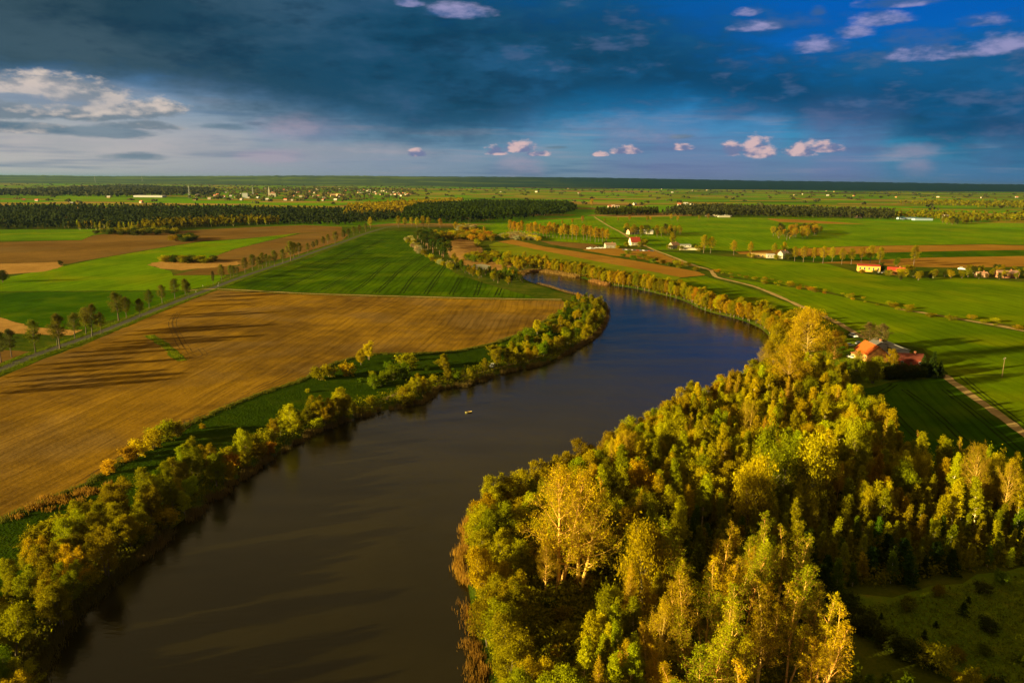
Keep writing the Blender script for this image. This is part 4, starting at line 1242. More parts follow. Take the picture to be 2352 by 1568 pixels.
LM = ['the tallest golden poplar', 'the leaning golden poplar', 'the low golden poplar', 'the golden round shore tree', 'the bare golden mid-wood tree', 'the poplar-side willow', 'the small bare orange tree',
      'the far right twiggy tree', 'the ochre twiggy tree', 'the tall clumpy tree', 'the second clumpy tree', 'the lower clumpy golden tree', 'the field edge round tree', 'the upper glade tree']
LANDMARKS[:] = [(k[0], k[1], n) for k, n in zip(KEY, LM)] + [(1850, 870, 'the huge golden farm tree'), (2100, 1350, 'the clearing edge'), (1960, 1350, 'the clearing corner'), (1600, 1290, 'the grove back row'), (1130, 1240, 'the orange reeds'), (2060, 1180, 'the plantation centre'), (1900, 1260, 'the dark pine edge')]
kp = []
for x, y, yt, kind, c, w, lab in KEY:
    p = G(x, y); kp.append(p); dist = math.hypot(p[0], p[1], CAM_H)
    h = (y - yt) / FPX * dist / math.cos(math.atan2(CAM_H, math.hypot(*p)))
    tree(kind, p, h, c, lab, None, w, amt=0.05)
kp = np.array(kp)


def wood_avoid(c):
    a = inside(glade, c) | inside(glade2, c) | inside(grove, c)
    dk = np.sqrt(((c[:, None, :] - kp[None]) ** 2).sum(2)).min(1)
    return a | (dk < 3.2) | (lake_sd(c) < 1.2)


def wood_dist(p):
    x, y = px_of(p)
    return 2.9 if (x > 1560 and y > 1185) else 3.5


pts = poisson(wood_all, wood_dist, 22000, wood_avoid)
sd = lake_sd(pts)
for q, s in zip(pts, sd):
    x, y = px_of(q)
    right = x > 1560 and y > 1185
    if s < 13 + 4 * math.sin(q[1] * 0.05):
        c = pick((4, C_OCHRE), (2, C_OLIVE), (4, C_BIRCH_Y), (1, C_YGREEN)) if y < 1120 else pick((3, C_OLIVE), (3, C_YGREEN), (1.6, C_OCHRE))
        kt = {C_OCHRE: 'ochre alder', C_OLIVE: 'olive alder', C_YGREEN: 'yellow-green alder', C_BIRCH_Y: 'golden alder'}[c]
        where = 'on the upper shore of the east wood' if y < 1020 else ('on the east wood shore above the reeds' if y < 1200 else ('on the near east shore behind the orange reeds' if y < 1400 else 'at the bottom of the near east shore'))
        h = rng.uniform(7.5, 12.5)
        tree('alder', q, h, c, size_word(h, 7.5, 12.5) + kt + ' of the east shore, ' + near(q), 'shore alders of the east wood', rng.uniform(0.85, 1.15), name='broadleaf_tree')
    elif y > 1285 and x > 1700:
        k = rng.random()
        if k < 0.42:
            h = rng.uniform(4, 7.5)
            tree('pine', q, h, C_PINE, size_word(h, 4, 7.5) + 'dark young pine above the clearing, ' + near(q), 'young pines by the clearing', 1.15)
        else:
            h = rng.uniform(4.5, 8.0)
            tree('young', q, h, pick((2, C_BIRCH), (2, C_GREEN), (1, C_OLIVE)), size_word(h, 4.5, 8) + 'green birch among the dark pines, ' + near(q), 'short birches by the clearing', 1.1)
    elif right:
        low = y > 1232
        c = pick((3, C_BIRCH), (2, C_GREEN), (2, C_OLIVE)) if low else pick((4, C_BIRCH), (3, C_BIRCH_Y), (1, C_OCHRE), (1, C_OLIVE))
        kt = {C_BIRCH: 'pale green young birch', C_BIRCH_Y: 'yellow young birch', C_OCHRE: 'ochre young birch', C_OLIVE: 'olive young birch', C_GREEN: 'deep green young birch'}[c]
        wh = 'left of the clumpy willows' if x < 1760 else ('in the plantation above the clearing pines' if x < 2000 else 'in the plantation below the dark green field')
        if rng.random() < (0.97 if low else 0.8):
            h = rng.uniform(5.0, 8.5) if low else rng.uniform(6.5, 11.5)
            tree('young', q, h, c, size_word(h, 6.5, 11.5) + kt + ' of the plantation, ' + near(q), 'young birches of the plantation', rng.uniform(0.95, 1.25))
        else:
            tree('birch', q, rng.uniform(10, 14), c, 'outstanding tall ' + kt.replace('young ', '') + ' of the plantation, ' + near(q), 'taller birches of the plantation', rng.uniform(0.9, 1.2))
    else:
        k = rng.random()
        wh = 'in the upper east wood' if y < 1010 else ('in the middle of the east wood' if y < 1200 else 'behind the golden poplars')
        if k < 0.50:
            c = pick((1, C_BIRCH), (4, C_BIRCH_Y), (3, C_OCHRE)) if y < 1060 else pick((4, C_BIRCH), (4, C_BIRCH_Y), (1, C_OCHRE))
            kt = {C_BIRCH: 'pale green birch', C_BIRCH_Y: 'yellow birch', C_OCHRE: 'ochre birch'}[c]
            h = rng.uniform(10.5, 16.0)
            tree('birch', q, h, c, size_word(h, 10.5, 16) + kt + ' of the wood, ' + near(q), 'birches of the east wood', rng.uniform(0.9, 1.25))
        elif k < 0.76:
            c = pick((2, C_BIRCH), (3, C_BIRCH_Y), (1, C_OCHRE), (1, C_YGREEN))
            kt = {C_BIRCH: 'pale green', C_BIRCH_Y: 'yellow', C_OCHRE: 'ochre', C_YGREEN: 'lime'}[c]
            h = rng.uniform(7.5, 12.0)
            tree('willow', q, h, c, size_word(h, 7.5, 12) + kt + ' clumpy sallow of the wood, ' + near(q), 'sallows of the east wood', rng.uniform(0.5, 0.75), name='sallow_tree')
        elif k < 0.90:
            c = pick((2, C_OLIVE), (1, C_OCHRE), (3, C_BIRCH_Y))
            kt = {C_OCHRE: 'ochre broad tree', C_OLIVE: 'olive broad tree', C_BIRCH_Y: 'golden broad tree'}[c]
            h = rng.uniform(8.5, 13.0)
            tree('alder', q, h, c, size_word(h, 8.5, 13) + kt + ' of the wood, ' + near(q), 'broad trees inside the east wood', name='broadleaf_tree')
        else:
            tree('aspen', q, rng.uniform(12, 16), C_GOLD, 'slender bare golden aspen of the wood, ' + near(q), 'bare aspens of the east wood', 0.8)

# the tall grove at the bottom
for q in poisson(grove, 4.0, 2500):
    x, y = px_of(q)
    if y < 1600 or rng.random() < 0.75:
        low = x < 1560
        h = rng.uniform(10, 13) if low else rng.uniform(15, 20.5)
        c = pick((3, C_BIRCH_Y), (2, C_GOLD), (2, C_BIRCH)) if not low else C_GOLD
        kt = {C_BIRCH_Y: 'yellow', C_GOLD: 'golden', C_BIRCH: 'green'}[c]
        row = 'back row' if y < 1450 else ('second row' if y < 1510 else ('third row' if y < 1580 else 'front row'))
        at = 'left end' if x < 1620 else ('middle' if x < 1740 else ('right half' if x < 1830 else 'clearing end'))
        gc = (q - grove.mean(0)) / 26.0
        tree('aspen', q, h, c, 'low bare orange aspen of the bottom grove, ' + row if low else '%s%s upswept aspen of the bottom grove, %s, %s' % (size_word(h, 15, 20.5), kt, row, at), 'aspens of the bottom grove', 1.12, tilt=gc * 0.24 + rng.normal(0, 0.03, 2))
# birches and bushes at the very bottom left of the grove
for i, (x, y, h) in enumerate([(1400, 1560, 13), (1420, 1600, 13), (1385, 1610, 12), (1440, 1660, 14), (1410, 1680, 13), (1455, 1610, 12)]):
    tree('birch', G(x, y), h, C_YGREEN, '%s bright green birch at the bottom of the glade, from the left' % ['second', 'fourth', 'first', 'fifth', 'third', 'sixth'][i], 'bright birches at the bottom of the glade')
for q in poisson(glade, 3.6, 1400):
    k = rng.random()
    if k < 0.8:
        h = rng.uniform(0.8, 2.4)
        tree('shrub', q, h, pick((2, C_OLIVE), (1, C_RUST), (2, C_OCHRE), (2, C_GREEN)), size_word(h, 0.8, 2.4) + 'bush on the glade, ' + near(q), 'bushes on the glade', 1.2)

# clearing: scattered dark bushes, hedge along its lower side
LANDMARKS[:] = [(1960, 1400, 'the clearing corner'), (2050, 1400, 'the pine edge'), (2150, 1380, 'the pine edge middle'), (2250, 1350, 'the plantation foot'), (2340, 1340, 'the right edge'), (2100, 1450, 'the clearing middle'), (2200, 1480, 'the hedge bend'), (2300, 1450, 'the far clearing half'), (2330, 1550, 'the lower right corner'), (2020, 1450, 'the hedge start')]
clr = polyw([(1890, 1415), (1960, 1385), (2050, 1385), (2200, 1350), (2352, 1320), (2450, 1320), (2450, 1640), (2300, 1590), (2150, 1500)])
for q in poisson(clr, 5.0, 700):
    k = rng.random()
    if k < 0.25:
        tree('pine', q, rng.uniform(1.2, 2.8), C_PINE, 'small dark pine on the shaded clearing, ' + near(q), 'small pines on the clearing', 1.3)
    elif k < 0.8:
        tree('shrub', q, rng.uniform(0.8, 2.2), pick((2, C_DARK), (2, C_GREEN), (1, C_OLIVE)), 'low dark bush on the shaded clearing, ' + near(q), 'dark bushes on the clearing', 1.2)
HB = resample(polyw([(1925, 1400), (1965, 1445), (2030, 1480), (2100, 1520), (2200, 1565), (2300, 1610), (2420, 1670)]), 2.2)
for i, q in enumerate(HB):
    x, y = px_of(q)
    lit = x > 2130  # sunlit stretch: its light is put into the yellower leaf colours
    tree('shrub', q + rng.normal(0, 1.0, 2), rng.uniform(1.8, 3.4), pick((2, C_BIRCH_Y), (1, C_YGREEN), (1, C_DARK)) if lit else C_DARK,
         ('yellow sun-tinted' if lit else 'dark') + ' bush of the hedge below the clearing, %s from its upper left end' % ORD[min(i, 44)], 'hedge bushes below the clearing', 1.2, name='hedge_bush')
for x, y, h in [(1960, 1600, 6), (1990, 1620, 5.5), (2030, 1625, 6), (2075, 1640, 7), (1930, 1640, 6), (2140, 1680, 6)]:
    tree('pine', G(x, y), h, C_GREEN, 'young green conifer at the bottom edge below the dark hedge', 'green conifers at the bottom edge', 1.1)

# trees standing singly or in rows further off
def tree_px(kind, x, y, h, c, lab, grp=None, w=1.0, amt=0.08, name=None):
    return tree(kind, G(x, y), h, c, lab, grp, w, amt=amt, name=name)


xs = [1172, 1181, 1190, 1198, 1212, 1219, 1229, 1240, 1248, 1256, 1262, 1270, 1279, 1288, 1296, 1305, 1314, 1324, 1340, 1348, 1356, 1367, 1375, 1384, 1392]
for i, x in enumerate(xs):
    tree_px('linden', x, 537 + (x - 1172) * 0.093 + rng.normal(0, 1.0), rng.uniform(15.5, 20), C_ORANGE, '%s orange tree of the row above the stubble strip, counted from its left end' % ORD[i], 'orange tree row', 0.95)
for i, (x, y, h) in enumerate([(1685, 586, 15), (1723, 587, 14), (1825, 600, 14), (1845, 602, 15), (1868, 602, 14), (1890, 605, 16), (1911, 602, 14), (1933, 607, 15), (1955, 607, 15), (1978, 602, 14), (1998, 605, 17), (2020, 610, 17), (2098, 612, 19)]):
    tree_px('linden', x, y, h, C_OCHRE, '%s ochre tree of the row behind the right hand houses' % ORD[i], 'tree row behind the right hand houses', 1.0)
for i, (x, y, h, k, c, lab) in enumerate([
        (1616, 581, 19, 'linden', C_OCHRE, 'left half of the big ochre tree pair by the dirt track'), (1632, 581, 17, 'linden', C_OCHRE, 'right half of the big ochre tree pair by the dirt track'),
        (1778, 588, 13, 'linden', C_OCHRE, 'ochre tree over the long yellow farm building'), (1800, 587, 14, 'linden', C_OCHRE, 'ochre tree over the small house beside the long building'),
        (1545, 562, 16, 'alder', C_OCHRE, 'tall olive tree behind the small white house'), (2058, 612, 9, 'alder', C_GREEN, 'round green tree between the two red roofed houses'),
        (851, 525, 17, 'linden', C_OCHRE, 'ochre tree at the upper end of the lane'), (1011, 524, 15, 'linden', C_ORANGE, 'round orange tree above the marsh'), (1046, 532, 14, 'linden', C_OCHRE, 'ochre tree beside the pale blossom bank'),
        (1112, 536, 10, 'linden', C_ORANGE, 'small orange tree alone in the green field'), (1097, 568, 9, 'willow', C_YGREEN, 'yellow-green willow in the tan marsh'),
        (1166, 600, 9, 'willow', C_BIRCH_Y, 'pale yellow round tree above the lake end'), (1359, 476, 24, 'linden', C_ORANGE, 'tall orange tree pair beyond the central forest')]):
    tree_px(k, x, y, h, c, lab)
for x in (915, 930, 945, 958, 972, 984):
    tree_px('linden', x, 524 + rng.normal(0, 1.5), rng.uniform(14, 19), C_OCHRE, 'ochre tree of the clump where the lane bends', 'ochre clump at the lane bend', 1.0)


def scatter(kind, px, dist, hr, cols, lab, grp, wide=1.2, keep=1.0, ntry=900, name=None):
    pts = [q for q in poisson(polyw(px), dist, ntry) if rng.random() < keep and lake_sd(q[None])[0] > 1.0]
    pts.sort(key=lambda q: px_of(q)[0])
    for i, q in enumerate(pts):
        full = lab + (', %s from the left' % ORD[i] if i < len(ORD) else ', towards the right end')
        tree(kind, q, rng.uniform(*hr), cols[rng.integers(len(cols))], full, grp, wide, name=name)


scatter('scots', [(955, 548), (975, 543), (1005, 556), (1034, 580), (1035, 598), (1010, 592), (980, 572)], 8.0, (10, 14), [C_PINE, C_DARK], 'dark pine of the clump beside the wheat field', 'dark pines beside the wheat field', 1.2)
scatter('shrub', [(932, 553), (950, 548), (965, 572), (1005, 598), (1050, 622), (1042, 628), (1000, 603), (955, 578)], 5.5, (2.5, 4.5), [C_CREAM, C_OLIVE, C_CREAM, C_YGREEN], 'pale blossoming bush along the wheat field edge', 'pale bushes along the wheat field', 1.3, name='blossom_bush')
scatter('alder', [(1035, 592), (1080, 622), (1130, 622), (1165, 626), (1190, 634), (1205, 648), (1180, 655), (1140, 650), (1090, 638), (1050, 622)], 7.0, (4.5, 8.5), [C_OLIVE, C_DARK, C_OCHRE, C_GREEN], 'bushy tree in the thicket at the north end of the lake', 'thicket at the north end of the lake', 1.15, name='thicket_tree')
scatter('alder', [(1178, 610), (1200, 598), (1255, 604), (1262, 620), (1220, 620), (1190, 624)], 6.5, (6, 10), [C_OLIVE, C_OCHRE], 'olive tree of the dense thicket behind the lake end reeds', 'dense thicket behind the lake end reeds', 1.1, name='thicket_tree')
scatter('shrub', [(1060, 596), (1110, 586), (1160, 590), (1180, 600), (1160, 612), (1110, 606)], 9.0, (3, 5.5), [C_OLIVE, C_OCHRE, C_GREEN], 'bush on the marsh above the lake end', 'bushes on the marsh', 1.3, name='marsh_bush')
scatter('shrub', [(1150, 545), (1175, 539), (1235, 546), (1238, 553), (1180, 551)], 7.5, (3.5, 5.0), [C_CREAM, C_BIRCH_Y, C_CREAM], 'cream blossoming bush of the bank above the stubble', 'cream bushes above the stubble', 1.6, name='blossom_bush')
scatter('shrub', [(1052, 529), (1060, 520), (1090, 524), (1088, 532)], 8.5, (4, 5.5), [C_CREAM, C_BIRCH_Y], 'cream blossoming bush of the bank by the forest', 'cream bushes by the forest', 1.6, name='blossom_bush')
scatter('shrub', [(985, 540), (1060, 535), (1100, 538), (1145, 545), (1130, 556), (1080, 552), (1000, 550)], 12.0, (3, 6), [C_OLIVE, C_OCHRE, C_RUST], 'olive bush on the rough ground below the forest', 'bushes below the forest', 1.5, name='marsh_bush')
scatter('linden', [(1765, 546), (1790, 533), (1880, 529), (1888, 542), (1850, 548), (1800, 553)], 13.0, (9, 14), [C_ORANGE, C_DARK, C_OCHRE], 'brown tree of the thicket inside the wide green field', 'thicket in the wide green field', 1.5)
scatter('shrub', [(213, 537), (270, 532), (340, 530), (417, 533), (400, 538), (300, 541)], 13.0, (4, 7), [C_OLIVE, C_DARK], 'dark bush of the hedge under the pine forest', 'hedge under the pine forest', 1.7, name='hedge_bush')
scatter('shrub', [(385, 553), (430, 546), (455, 549), (430, 556)], 11.0, (4, 6), [C_OLIVE, C_DARK], 'dark bush on the edge of the ploughed field', 'bushes at the ploughed field', 1.6)
scatter('shrub', [(366, 602), (400, 596), (440, 597), (495, 599), (490, 604), (400, 605)], 7.0, (3, 5), [C_DARK, C_OLIVE], 'dark bush behind the tan reed hollow', 'bushes behind the reed hollow', 1.6)
tree_px('alder', 8, 648, 9, C_DARK, 'dark round bush at the far left edge of the meadow', w=1.8)
tree_px('alder', 140, 611, 5, C_DARK, 'small dark bush at the end of the left reed patch', w=1.6)
scatter('linden', [(1430, 541), (1440, 531), (1500, 536), (1562, 534), (1566, 542), (1500, 545)], 13.0, (9, 14), [C_OLIVE, C_OCHRE, C_DARK], 'tree round the long grey barn in the green field', 'trees round the long grey barn', 1.3)
scatter('linden', [(1290, 514), (1400, 510), (1640, 504), (1640, 507), (1400, 514), (1290, 518)], 38.0, (8, 13), [C_ORANGE, C_OLIVE], 'bare hedgerow tree across the green fields', 'hedgerow trees across the green fields', 1.1)
scatter('alder', [(2161, 515), (2175, 505), (2251, 503), (2250, 512), (2200, 517)], 16.0, (10, 14), [C_OLIVE, C_YGREEN, C_DARK], 'tree of the farm clump right of the blue roofs', 'farm clump right of the blue roofs', 1.3, name='farm_tree')
scatter('alder', [(2060, 640), (2120, 634), (2200, 632), (2230, 622), (2300, 620), (2360, 628), (2400, 642), (2300, 642), (2180, 640), (2070, 646)], 9.0, (4, 8), [C_OLIVE, C_OCHRE, C_DARK], 'bush round the right hand farms', 'bushes round the right hand farms', 1.3, name='farm_bush')
scatter('shrub', [(1640, 622), (1690, 632), (1768, 643), (1901, 666), (2035, 697), (2168, 725), (2352, 746), (2352, 760), (2168, 735), (2020, 704), (1901, 676), (1768, 654), (1690, 644)], 7.5, (0.8, 2.2), [C_OCHRE, C_OLIVE, C_RUST, C_YGREEN],
        'low bush of the scrub line across the green fields', 'scrub line bushes', 1.9, 0.8, 2500, name='scrub_bush')
scatter('shrub', [(1408, 584), (1440, 582), (1500, 596), (1560, 606), (1620, 622), (1590, 622), (1520, 608), (1440, 594)], 9.0, (1.5, 3.8), [C_OLIVE, C_GREEN], 'bush on the strip between stubble and car field', 'bushes between stubble and car field', 1.6, 0.8, name='hedge_bush')
scatter('birch', [(155, 528), (330, 531), (430, 523), (640, 516), (640, 512), (430, 517), (300, 524), (155, 522)], 13.0, (10, 14), [C_OLIVE, C_YGREEN], 'pale birch in front of the dark pine forest', 'birches in front of the pine forest', 1.5)

GB = [(1440, 566, 4), (1470, 567, 5), (1478, 563, 6), (1418, 571, 3), (1390, 566, 5), (1536, 572, 4), (1562, 574, 4), (1596, 573, 5), (1606, 577, 6), (1725, 592, 4), (1785, 596, 4), (1810, 596, 5), (1816, 590, 7), (1980, 628, 3), (2012, 630, 3), (2040, 633, 4),
                                (2075, 634, 5), (2085, 628, 6), (2024, 620, 5), (2100, 636, 5)]
for i, (x, y, h) in enumerate(GB):
    tree_px('shrub', x, y, h, pick((1, C_OLIVE), (1, C_OCHRE), (1, C_DARK)), 'garden bush by the houses beyond the lake, %s from the left' % ORD[sorted(range(20), key=lambda k: GB[k][0]).index(i)], 'garden bushes by the far houses', 1.3, name='garden_bush')

# ------------------------------------------------------------------ vegetation nobody could count
def mass(name, label, px, dist, hr, width, color, conifer, k=16, q=2.2, ntry=20000, cat='forest', world=False, amt=0.5):
    P = np.array(px) if world else polyw(px)
    pts = poisson(P, dist, ntry)
    n = len(pts)
    h = rng.uniform(hr[0], hr[1], n)
    u = rng.random((n, k)) if conifer else rng.random((n, k)) ** 0.8
    zz = (0.25 + 0.75 * u) if conifer else (0.2 + 0.8 * u)
    rad = (1.02 - u) ** 0.7 if conifer else np.sqrt(np.clip(1 - (2 * u - 0.9) ** 2, 0.08, 1))
    a = rng.uniform(0, 6.283, (n, k))
    wd = width * rng.uniform(0.7, 1.25, (n, 1))
    rr = rad * wd * np.sqrt(rng.uniform(0.25, 1, (n, k)))
    c = np.stack([pts[:, 0:1] + rr * np.cos(a), pts[:, 1:2] + rr * np.sin(a), h[:, None] * zz], -1).reshape(-1, 3)
    m_ = len(c)
    A = rng.normal(0, 1, (m_, 3)); A /= np.linalg.norm(A, axis=1)[:, None]
    B = rng.normal(0, 1, (m_, 3)); B -= (A * B).sum(1)[:, None] * A; B /= np.linalg.norm(B, axis=1)[:, None]
    s = q * rng.uniform(0.6, 1.3, (m_, 1))
    V = np.stack([c - A * s, c + B * s * 0.75, c + A * s, c - B * s * 0.75], 1).reshape(-1, 3)
    F = np.arange(4 * m_).reshape(m_, 4)
    tone = np.repeat(rng.random(n), k) * 0.6 + rng.random(m_) * 0.4
    # trunks
    tv, tf = tube_arrays(np.column_stack([pts, np.zeros(n), pts, h * 0.55, np.full(n, 0.22), np.full(n, 0.12)]), 3)
    V = np.concatenate([V, tv]); F2 = np.concatenate([F, tf + 4 * m_])
    me = mesh(name, V, F2, [LEAF, TWIG_D], np.concatenate([np.zeros(m_), np.ones(len(tf))]), np.concatenate([tone, np.full(len(tf), .5)]))
    o = link(name, me); o.color = (*color, 1)
    tag(o, label, cat, kind='stuff')
    return o


mass('pine_forest', 'long dark pine forest across the left middle distance', [(-300, 531), (0, 527), (160, 526), (330, 527), (430, 520), (600, 515), (780, 518), (880, 508), (930, 502), (880, 490), (700, 486), (400, 481), (0, 480), (-300, 482)],
     10.0, (8, 18), 4.0, (0.030, 0.038, 0.010), True, 14, 2.4, 30000)
mass('birch_fringe', 'pale olive birches along the front of the pine forest', [(330, 530), (430, 522), (560, 517), (640, 516), (640, 510), (560, 510), (430, 513), (330, 521)], 8.0, (10, 15), 3.0, C_OLIVE, False, 22, 1.6)
mass('pine_forest', 'dark pine forest in the centre behind the lake end', [(925, 514), (1000, 512), (1080, 513), (1200, 505), (1290, 496), (1325, 484), (1300, 473), (1100, 471), (960, 480), (930, 495)], 9.0, (17, 22), 4.0, C_PINE, True, 16, 2.4, 12000)
mass('mixed_wood', 'olive mixed wood left of the central pine forest', [(790, 500), (880, 498), (930, 488), (960, 476), (1060, 468), (1060, 462), (900, 470), (800, 478)], 14.0, (11, 17), 5.0, C_OCHRE, False, 16, 2.8, 9000)
mass('pine_forest', 'low dark wood belt right of the gravel track', [(1366, 497), (1510, 495), (1510, 487), (1372, 487)], 9.0, (13, 17), 4.0, C_DARK, True, 16, 2.2, 8000)
mass('pine_forest', 'dark forest belt across the right middle distance', [(1520, 497), (1600, 499), (1750, 500), (1950, 503), (2050, 506), (2055, 494), (1900, 488), (1700, 482), (1570, 481)], 11.0, (15, 20), 4.5, (0.04, 0.042, 0.012), True, 16, 2.6, 14000)
mass('mixed_wood', 'olive wood belt at the right behind the blue roofs', [(1960, 500), (2140, 505), (2352, 512), (2450, 514), (2450, 500), (2352, 496), (2100, 492)], 24.0, (9, 14), 6.0, C_OLIVE, False, 16, 3.0, 9000)
mass('mixed_wood', 'thin wood belt at the far right', [(2060, 470), (2352, 480), (2450, 482), (2450, 472), (2352, 468), (2150, 464)], 34.0, (10, 16), 8.0, C_OLIVE, False, 14, 4.0, 8000)
mass('far_wood', 'dull far wood behind the left town', [(-300, 450), (0, 450), (250, 452), (480, 448), (495, 436), (300, 428), (0, 440), (-300, 440)], 40.0, (12, 18), 16.0, (0.045, 0.05, 0.018), False, 14, 7.0, 12000)
mass('town_trees', 'garden trees among the distant town houses', [(440, 462), (560, 463), (800, 464), (900, 458), (960, 450), (940, 436), (800, 432), (560, 432), (440, 440)], 75.0, (7, 12), 12.0, (0.07, 0.065, 0.018), False, 12, 5.0, 6000)
mass('far_hedges', 'scattered tree lines on the far plain', [(-400, 478), (700, 476), (1200, 472), (1800, 486), (2500, 500), (2500, 446), (1800, 440), (1176, 430), (600, 424), (-400, 422)], 190.0, (6, 10), 13.0, (0.06, 0.06, 0.02), False, 14, 5.0, 5000)


def tufts(name, label, C, n, hgt, wid, color, cat, sig=0.6, lean=0.25, z_off=0.0, clumps=0):
    """n upright blades about the centres C (k,3)"""
    if clumps:
        C = C[rng.choice(len(C), min(clumps, len(C)), replace=False)]
    idx = rng.integers(0, len(C), n)
    c = C[idx] + np.column_stack([rng.normal(0, sig, (n, 2)), np.zeros(n)])
    c[:, 2] = np.maximum(ground_z(c[:, :2]), WATER_Z - 0.5) + z_off
    a = rng.uniform(0, 6.283, n); w = wid * rng.uniform(0.6, 1.4, n)
    d_ = np.stack([np.cos(a), np.sin(a), np.zeros(n)], 1) * w[:, None]
    h = hgt * rng.uniform(0.55, 1.25, n)
    top = c + np.column_stack([rng.normal(0, lean, (n, 2)) * hgt, h])
    V = np.stack([c - d_, c + d_, top + d_ * 0.35, top - d_ * 0.35], 1).reshape(-1, 3)
    tone = rng.random(len(C))[idx] * 0.5 + rng.random(n) * 0.5
    o = link(name, mesh(name, V, np.arange(4 * n).reshape(n, 4), [LEAF], rnd=tone))
    o.color = (*color, 1)
    tag(o, label, cat, kind='stuff')
    return o


def shore_pts(px, offs, step=0.7):
    L = resample(smooth_line(polyw(px, WATER_Z), 5), step)
    d_ = np.gradient(L, axis=0); n = np.stack([-d_[:, 1], d_[:, 0]], 1); n /= np.linalg.norm(n, axis=1)[:, None] + 1e-9
    # keep the offsets on the water side
    s = np.sign(lake_sd(L + n * 3.0)); n *= np.where(s > 0, -1, 1)[:, None]
    out = [L + n * o for o in offs]
    P = np.concatenate(out)
    return np.column_stack([P, np.zeros(len(P))])


tufts('reed_bed', 'orange reeds standing in the water at the east shore', shore_pts([(1100, 1190), (1088, 1215), (1075, 1260), (1072, 1290), (1075, 1340)], [0.0, 0.7, 1.4, 2.2]), 3400, 1.8, 0.055, (0.30, 0.145, 0.018), 'reeds', 0.55, 0.12, 0.0, 42)
tufts('reed_bed', 'orange reed clump at the bottom of the east shore', shore_pts([(1098, 1470), (1112, 1520), (1125, 1565)], [0.3, 1.2, 2.1, 3.0]), 1000, 1.3, 0.05, (0.28, 0.14, 0.02), 'reeds', 0.5, 0.14, 0.0, 26)
tufts('reed_bed', 'sparse orange reeds between the two east shore clumps', shore_pts([(1078, 1385), (1085, 1420), (1092, 1450)], [0.5, 1.5]), 160, 1.6, 0.05, (0.36, 0.165, 0.02), 'reeds', 0.6, 0.12)
tufts('reed_bed', 'dull tan reeds along the west bank waterline', shore_pts(SHORE_W[6:21], [0.0, 0.9, 1.8]), 14000, 1.6, 0.07, (0.17, 0.125, 0.03), 'reeds', 0.7, 0.16, 0.0, 170)
tufts('reed_bed', 'dull reeds and sedge along the lower left waterline', shore_pts(SHORE_W[1:8], [-3.0, -2.0, -1.0, 0.0, 0.8]), 12000, 1.2, 0.07, (0.10, 0.085, 0.012), 'reeds', 0.7, 0.2)
tufts('reed_bed', 'tan reeds round the peninsula tip', shore_pts(SHORE_W[19:28], [0.3, 1.2]), 5000, 1.7, 0.09, (0.20, 0.13, 0.04), 'reeds', 0.7, 0.14)
tufts('reed_bed', 'tan reeds closing the north end of the lake', shore_pts(SHORE_N[0:5], [0, 1.5, 3, 4.5]), 6000, 2.2, 0.12, (0.30, 0.17, 0.05), 'reeds', 0.9, 0.12)
tufts('reed_bed', 'pale reed gap in the far bank belt', shore_pts([(1360, 646), (1378, 650), (1398, 655)], [0, 1.2, 2.4]), 1800, 2.0, 0.12, (0.32, 0.18, 0.05), 'reeds', 0.7, 0.12)


def line_pts(px, sig, step=0.8):
    L = resample(smooth_line(polyw(px), 5), step)
    return np.column_stack([L + rng.normal(0, sig, L.shape), np.zeros(len(L))])


tufts('weedy_margin', 'ragged weeds along the lower edge of the brown field', line_pts([(0, 1198), (100, 1152), (170, 1124), (230, 1090), (300, 1045), (400, 990), (500, 944), (600, 904), (690, 874), (765, 836), (850, 815), (950, 812), (1040, 807), (1130, 789), (1200, 764), (1250, 739), (1290, 715)], 0.7), 16000, 0.55, 0.08, (0.10, 0.10, 0.010), 'weeds', 0.6, 0.35)
tufts('weedy_margin', 'orange dry grass fringe at the lower left field edge', line_pts([(60, 1178), (130, 1148), (190, 1132), (250, 1122)], 1.8), 2200, 0.8, 0.09, (0.20, 0.11, 0.012), 'dry grass', 0.8, 0.25)
tufts('weedy_margin', 'ragged weeds along both sides of the asphalt lane', np.concatenate([line_pts([(x + 3, y + 5) for x, y in LANE_PX[:8]], 0.8), line_pts([(x - 8, y - 4) for x, y in LANE_PX[:8]], 0.8)]), 12000, 0.5, 0.09, (0.09, 0.105, 0.006), 'weeds', 0.8, 0.35)
tufts('weedy_margin', 'long grass on the lonely strip in the brown field', line_pts([(342, 770), (380, 795), (418, 828)], 0.9), 1600, 0.35, 0.10, (0.12, 0.14, 0.004), 'grass', 0.7, 0.3)
tufts('weedy_margin', 'weeds along the track between wheat and brown field', line_pts([(500, 666), (700, 676), (900, 682), (1100, 687), (1290, 690)], 0.5), 5000, 0.5, 0.12, (0.11, 0.11, 0.008), 'weeds', 0.5, 0.3)


def undergrowth(name, label, poly, n, size, color, hmax, avoid=None):
    c = rng.uniform(poly.min(0), poly.max(0), (n * 3, 2)); c = c[inside(poly, c)][:n]
    c = c[lake_sd(c) > 0.1]
    n = len(c)
    cl = np.sin(c[:, 0] * 0.5) * np.sin(c[:, 1] * 0.43) + rng.normal(0, 0.6, n)
    z = rng.uniform(0.1, 1, n) * hmax * (0.4 + 0.6 / (1 + np.exp(-2 * cl)))
    C3 = np.column_stack([c, z])
    lv, lf, _ = leaf_arrays(rng, C3, n * 2, size, 0.25, 0.6)
    o = link(name, mesh(name, lv, lf, [LEAF], rnd=rng.random(len(lf)))); o.color = (*color, 1)
    tag(o, label, 'undergrowth', kind='stuff')


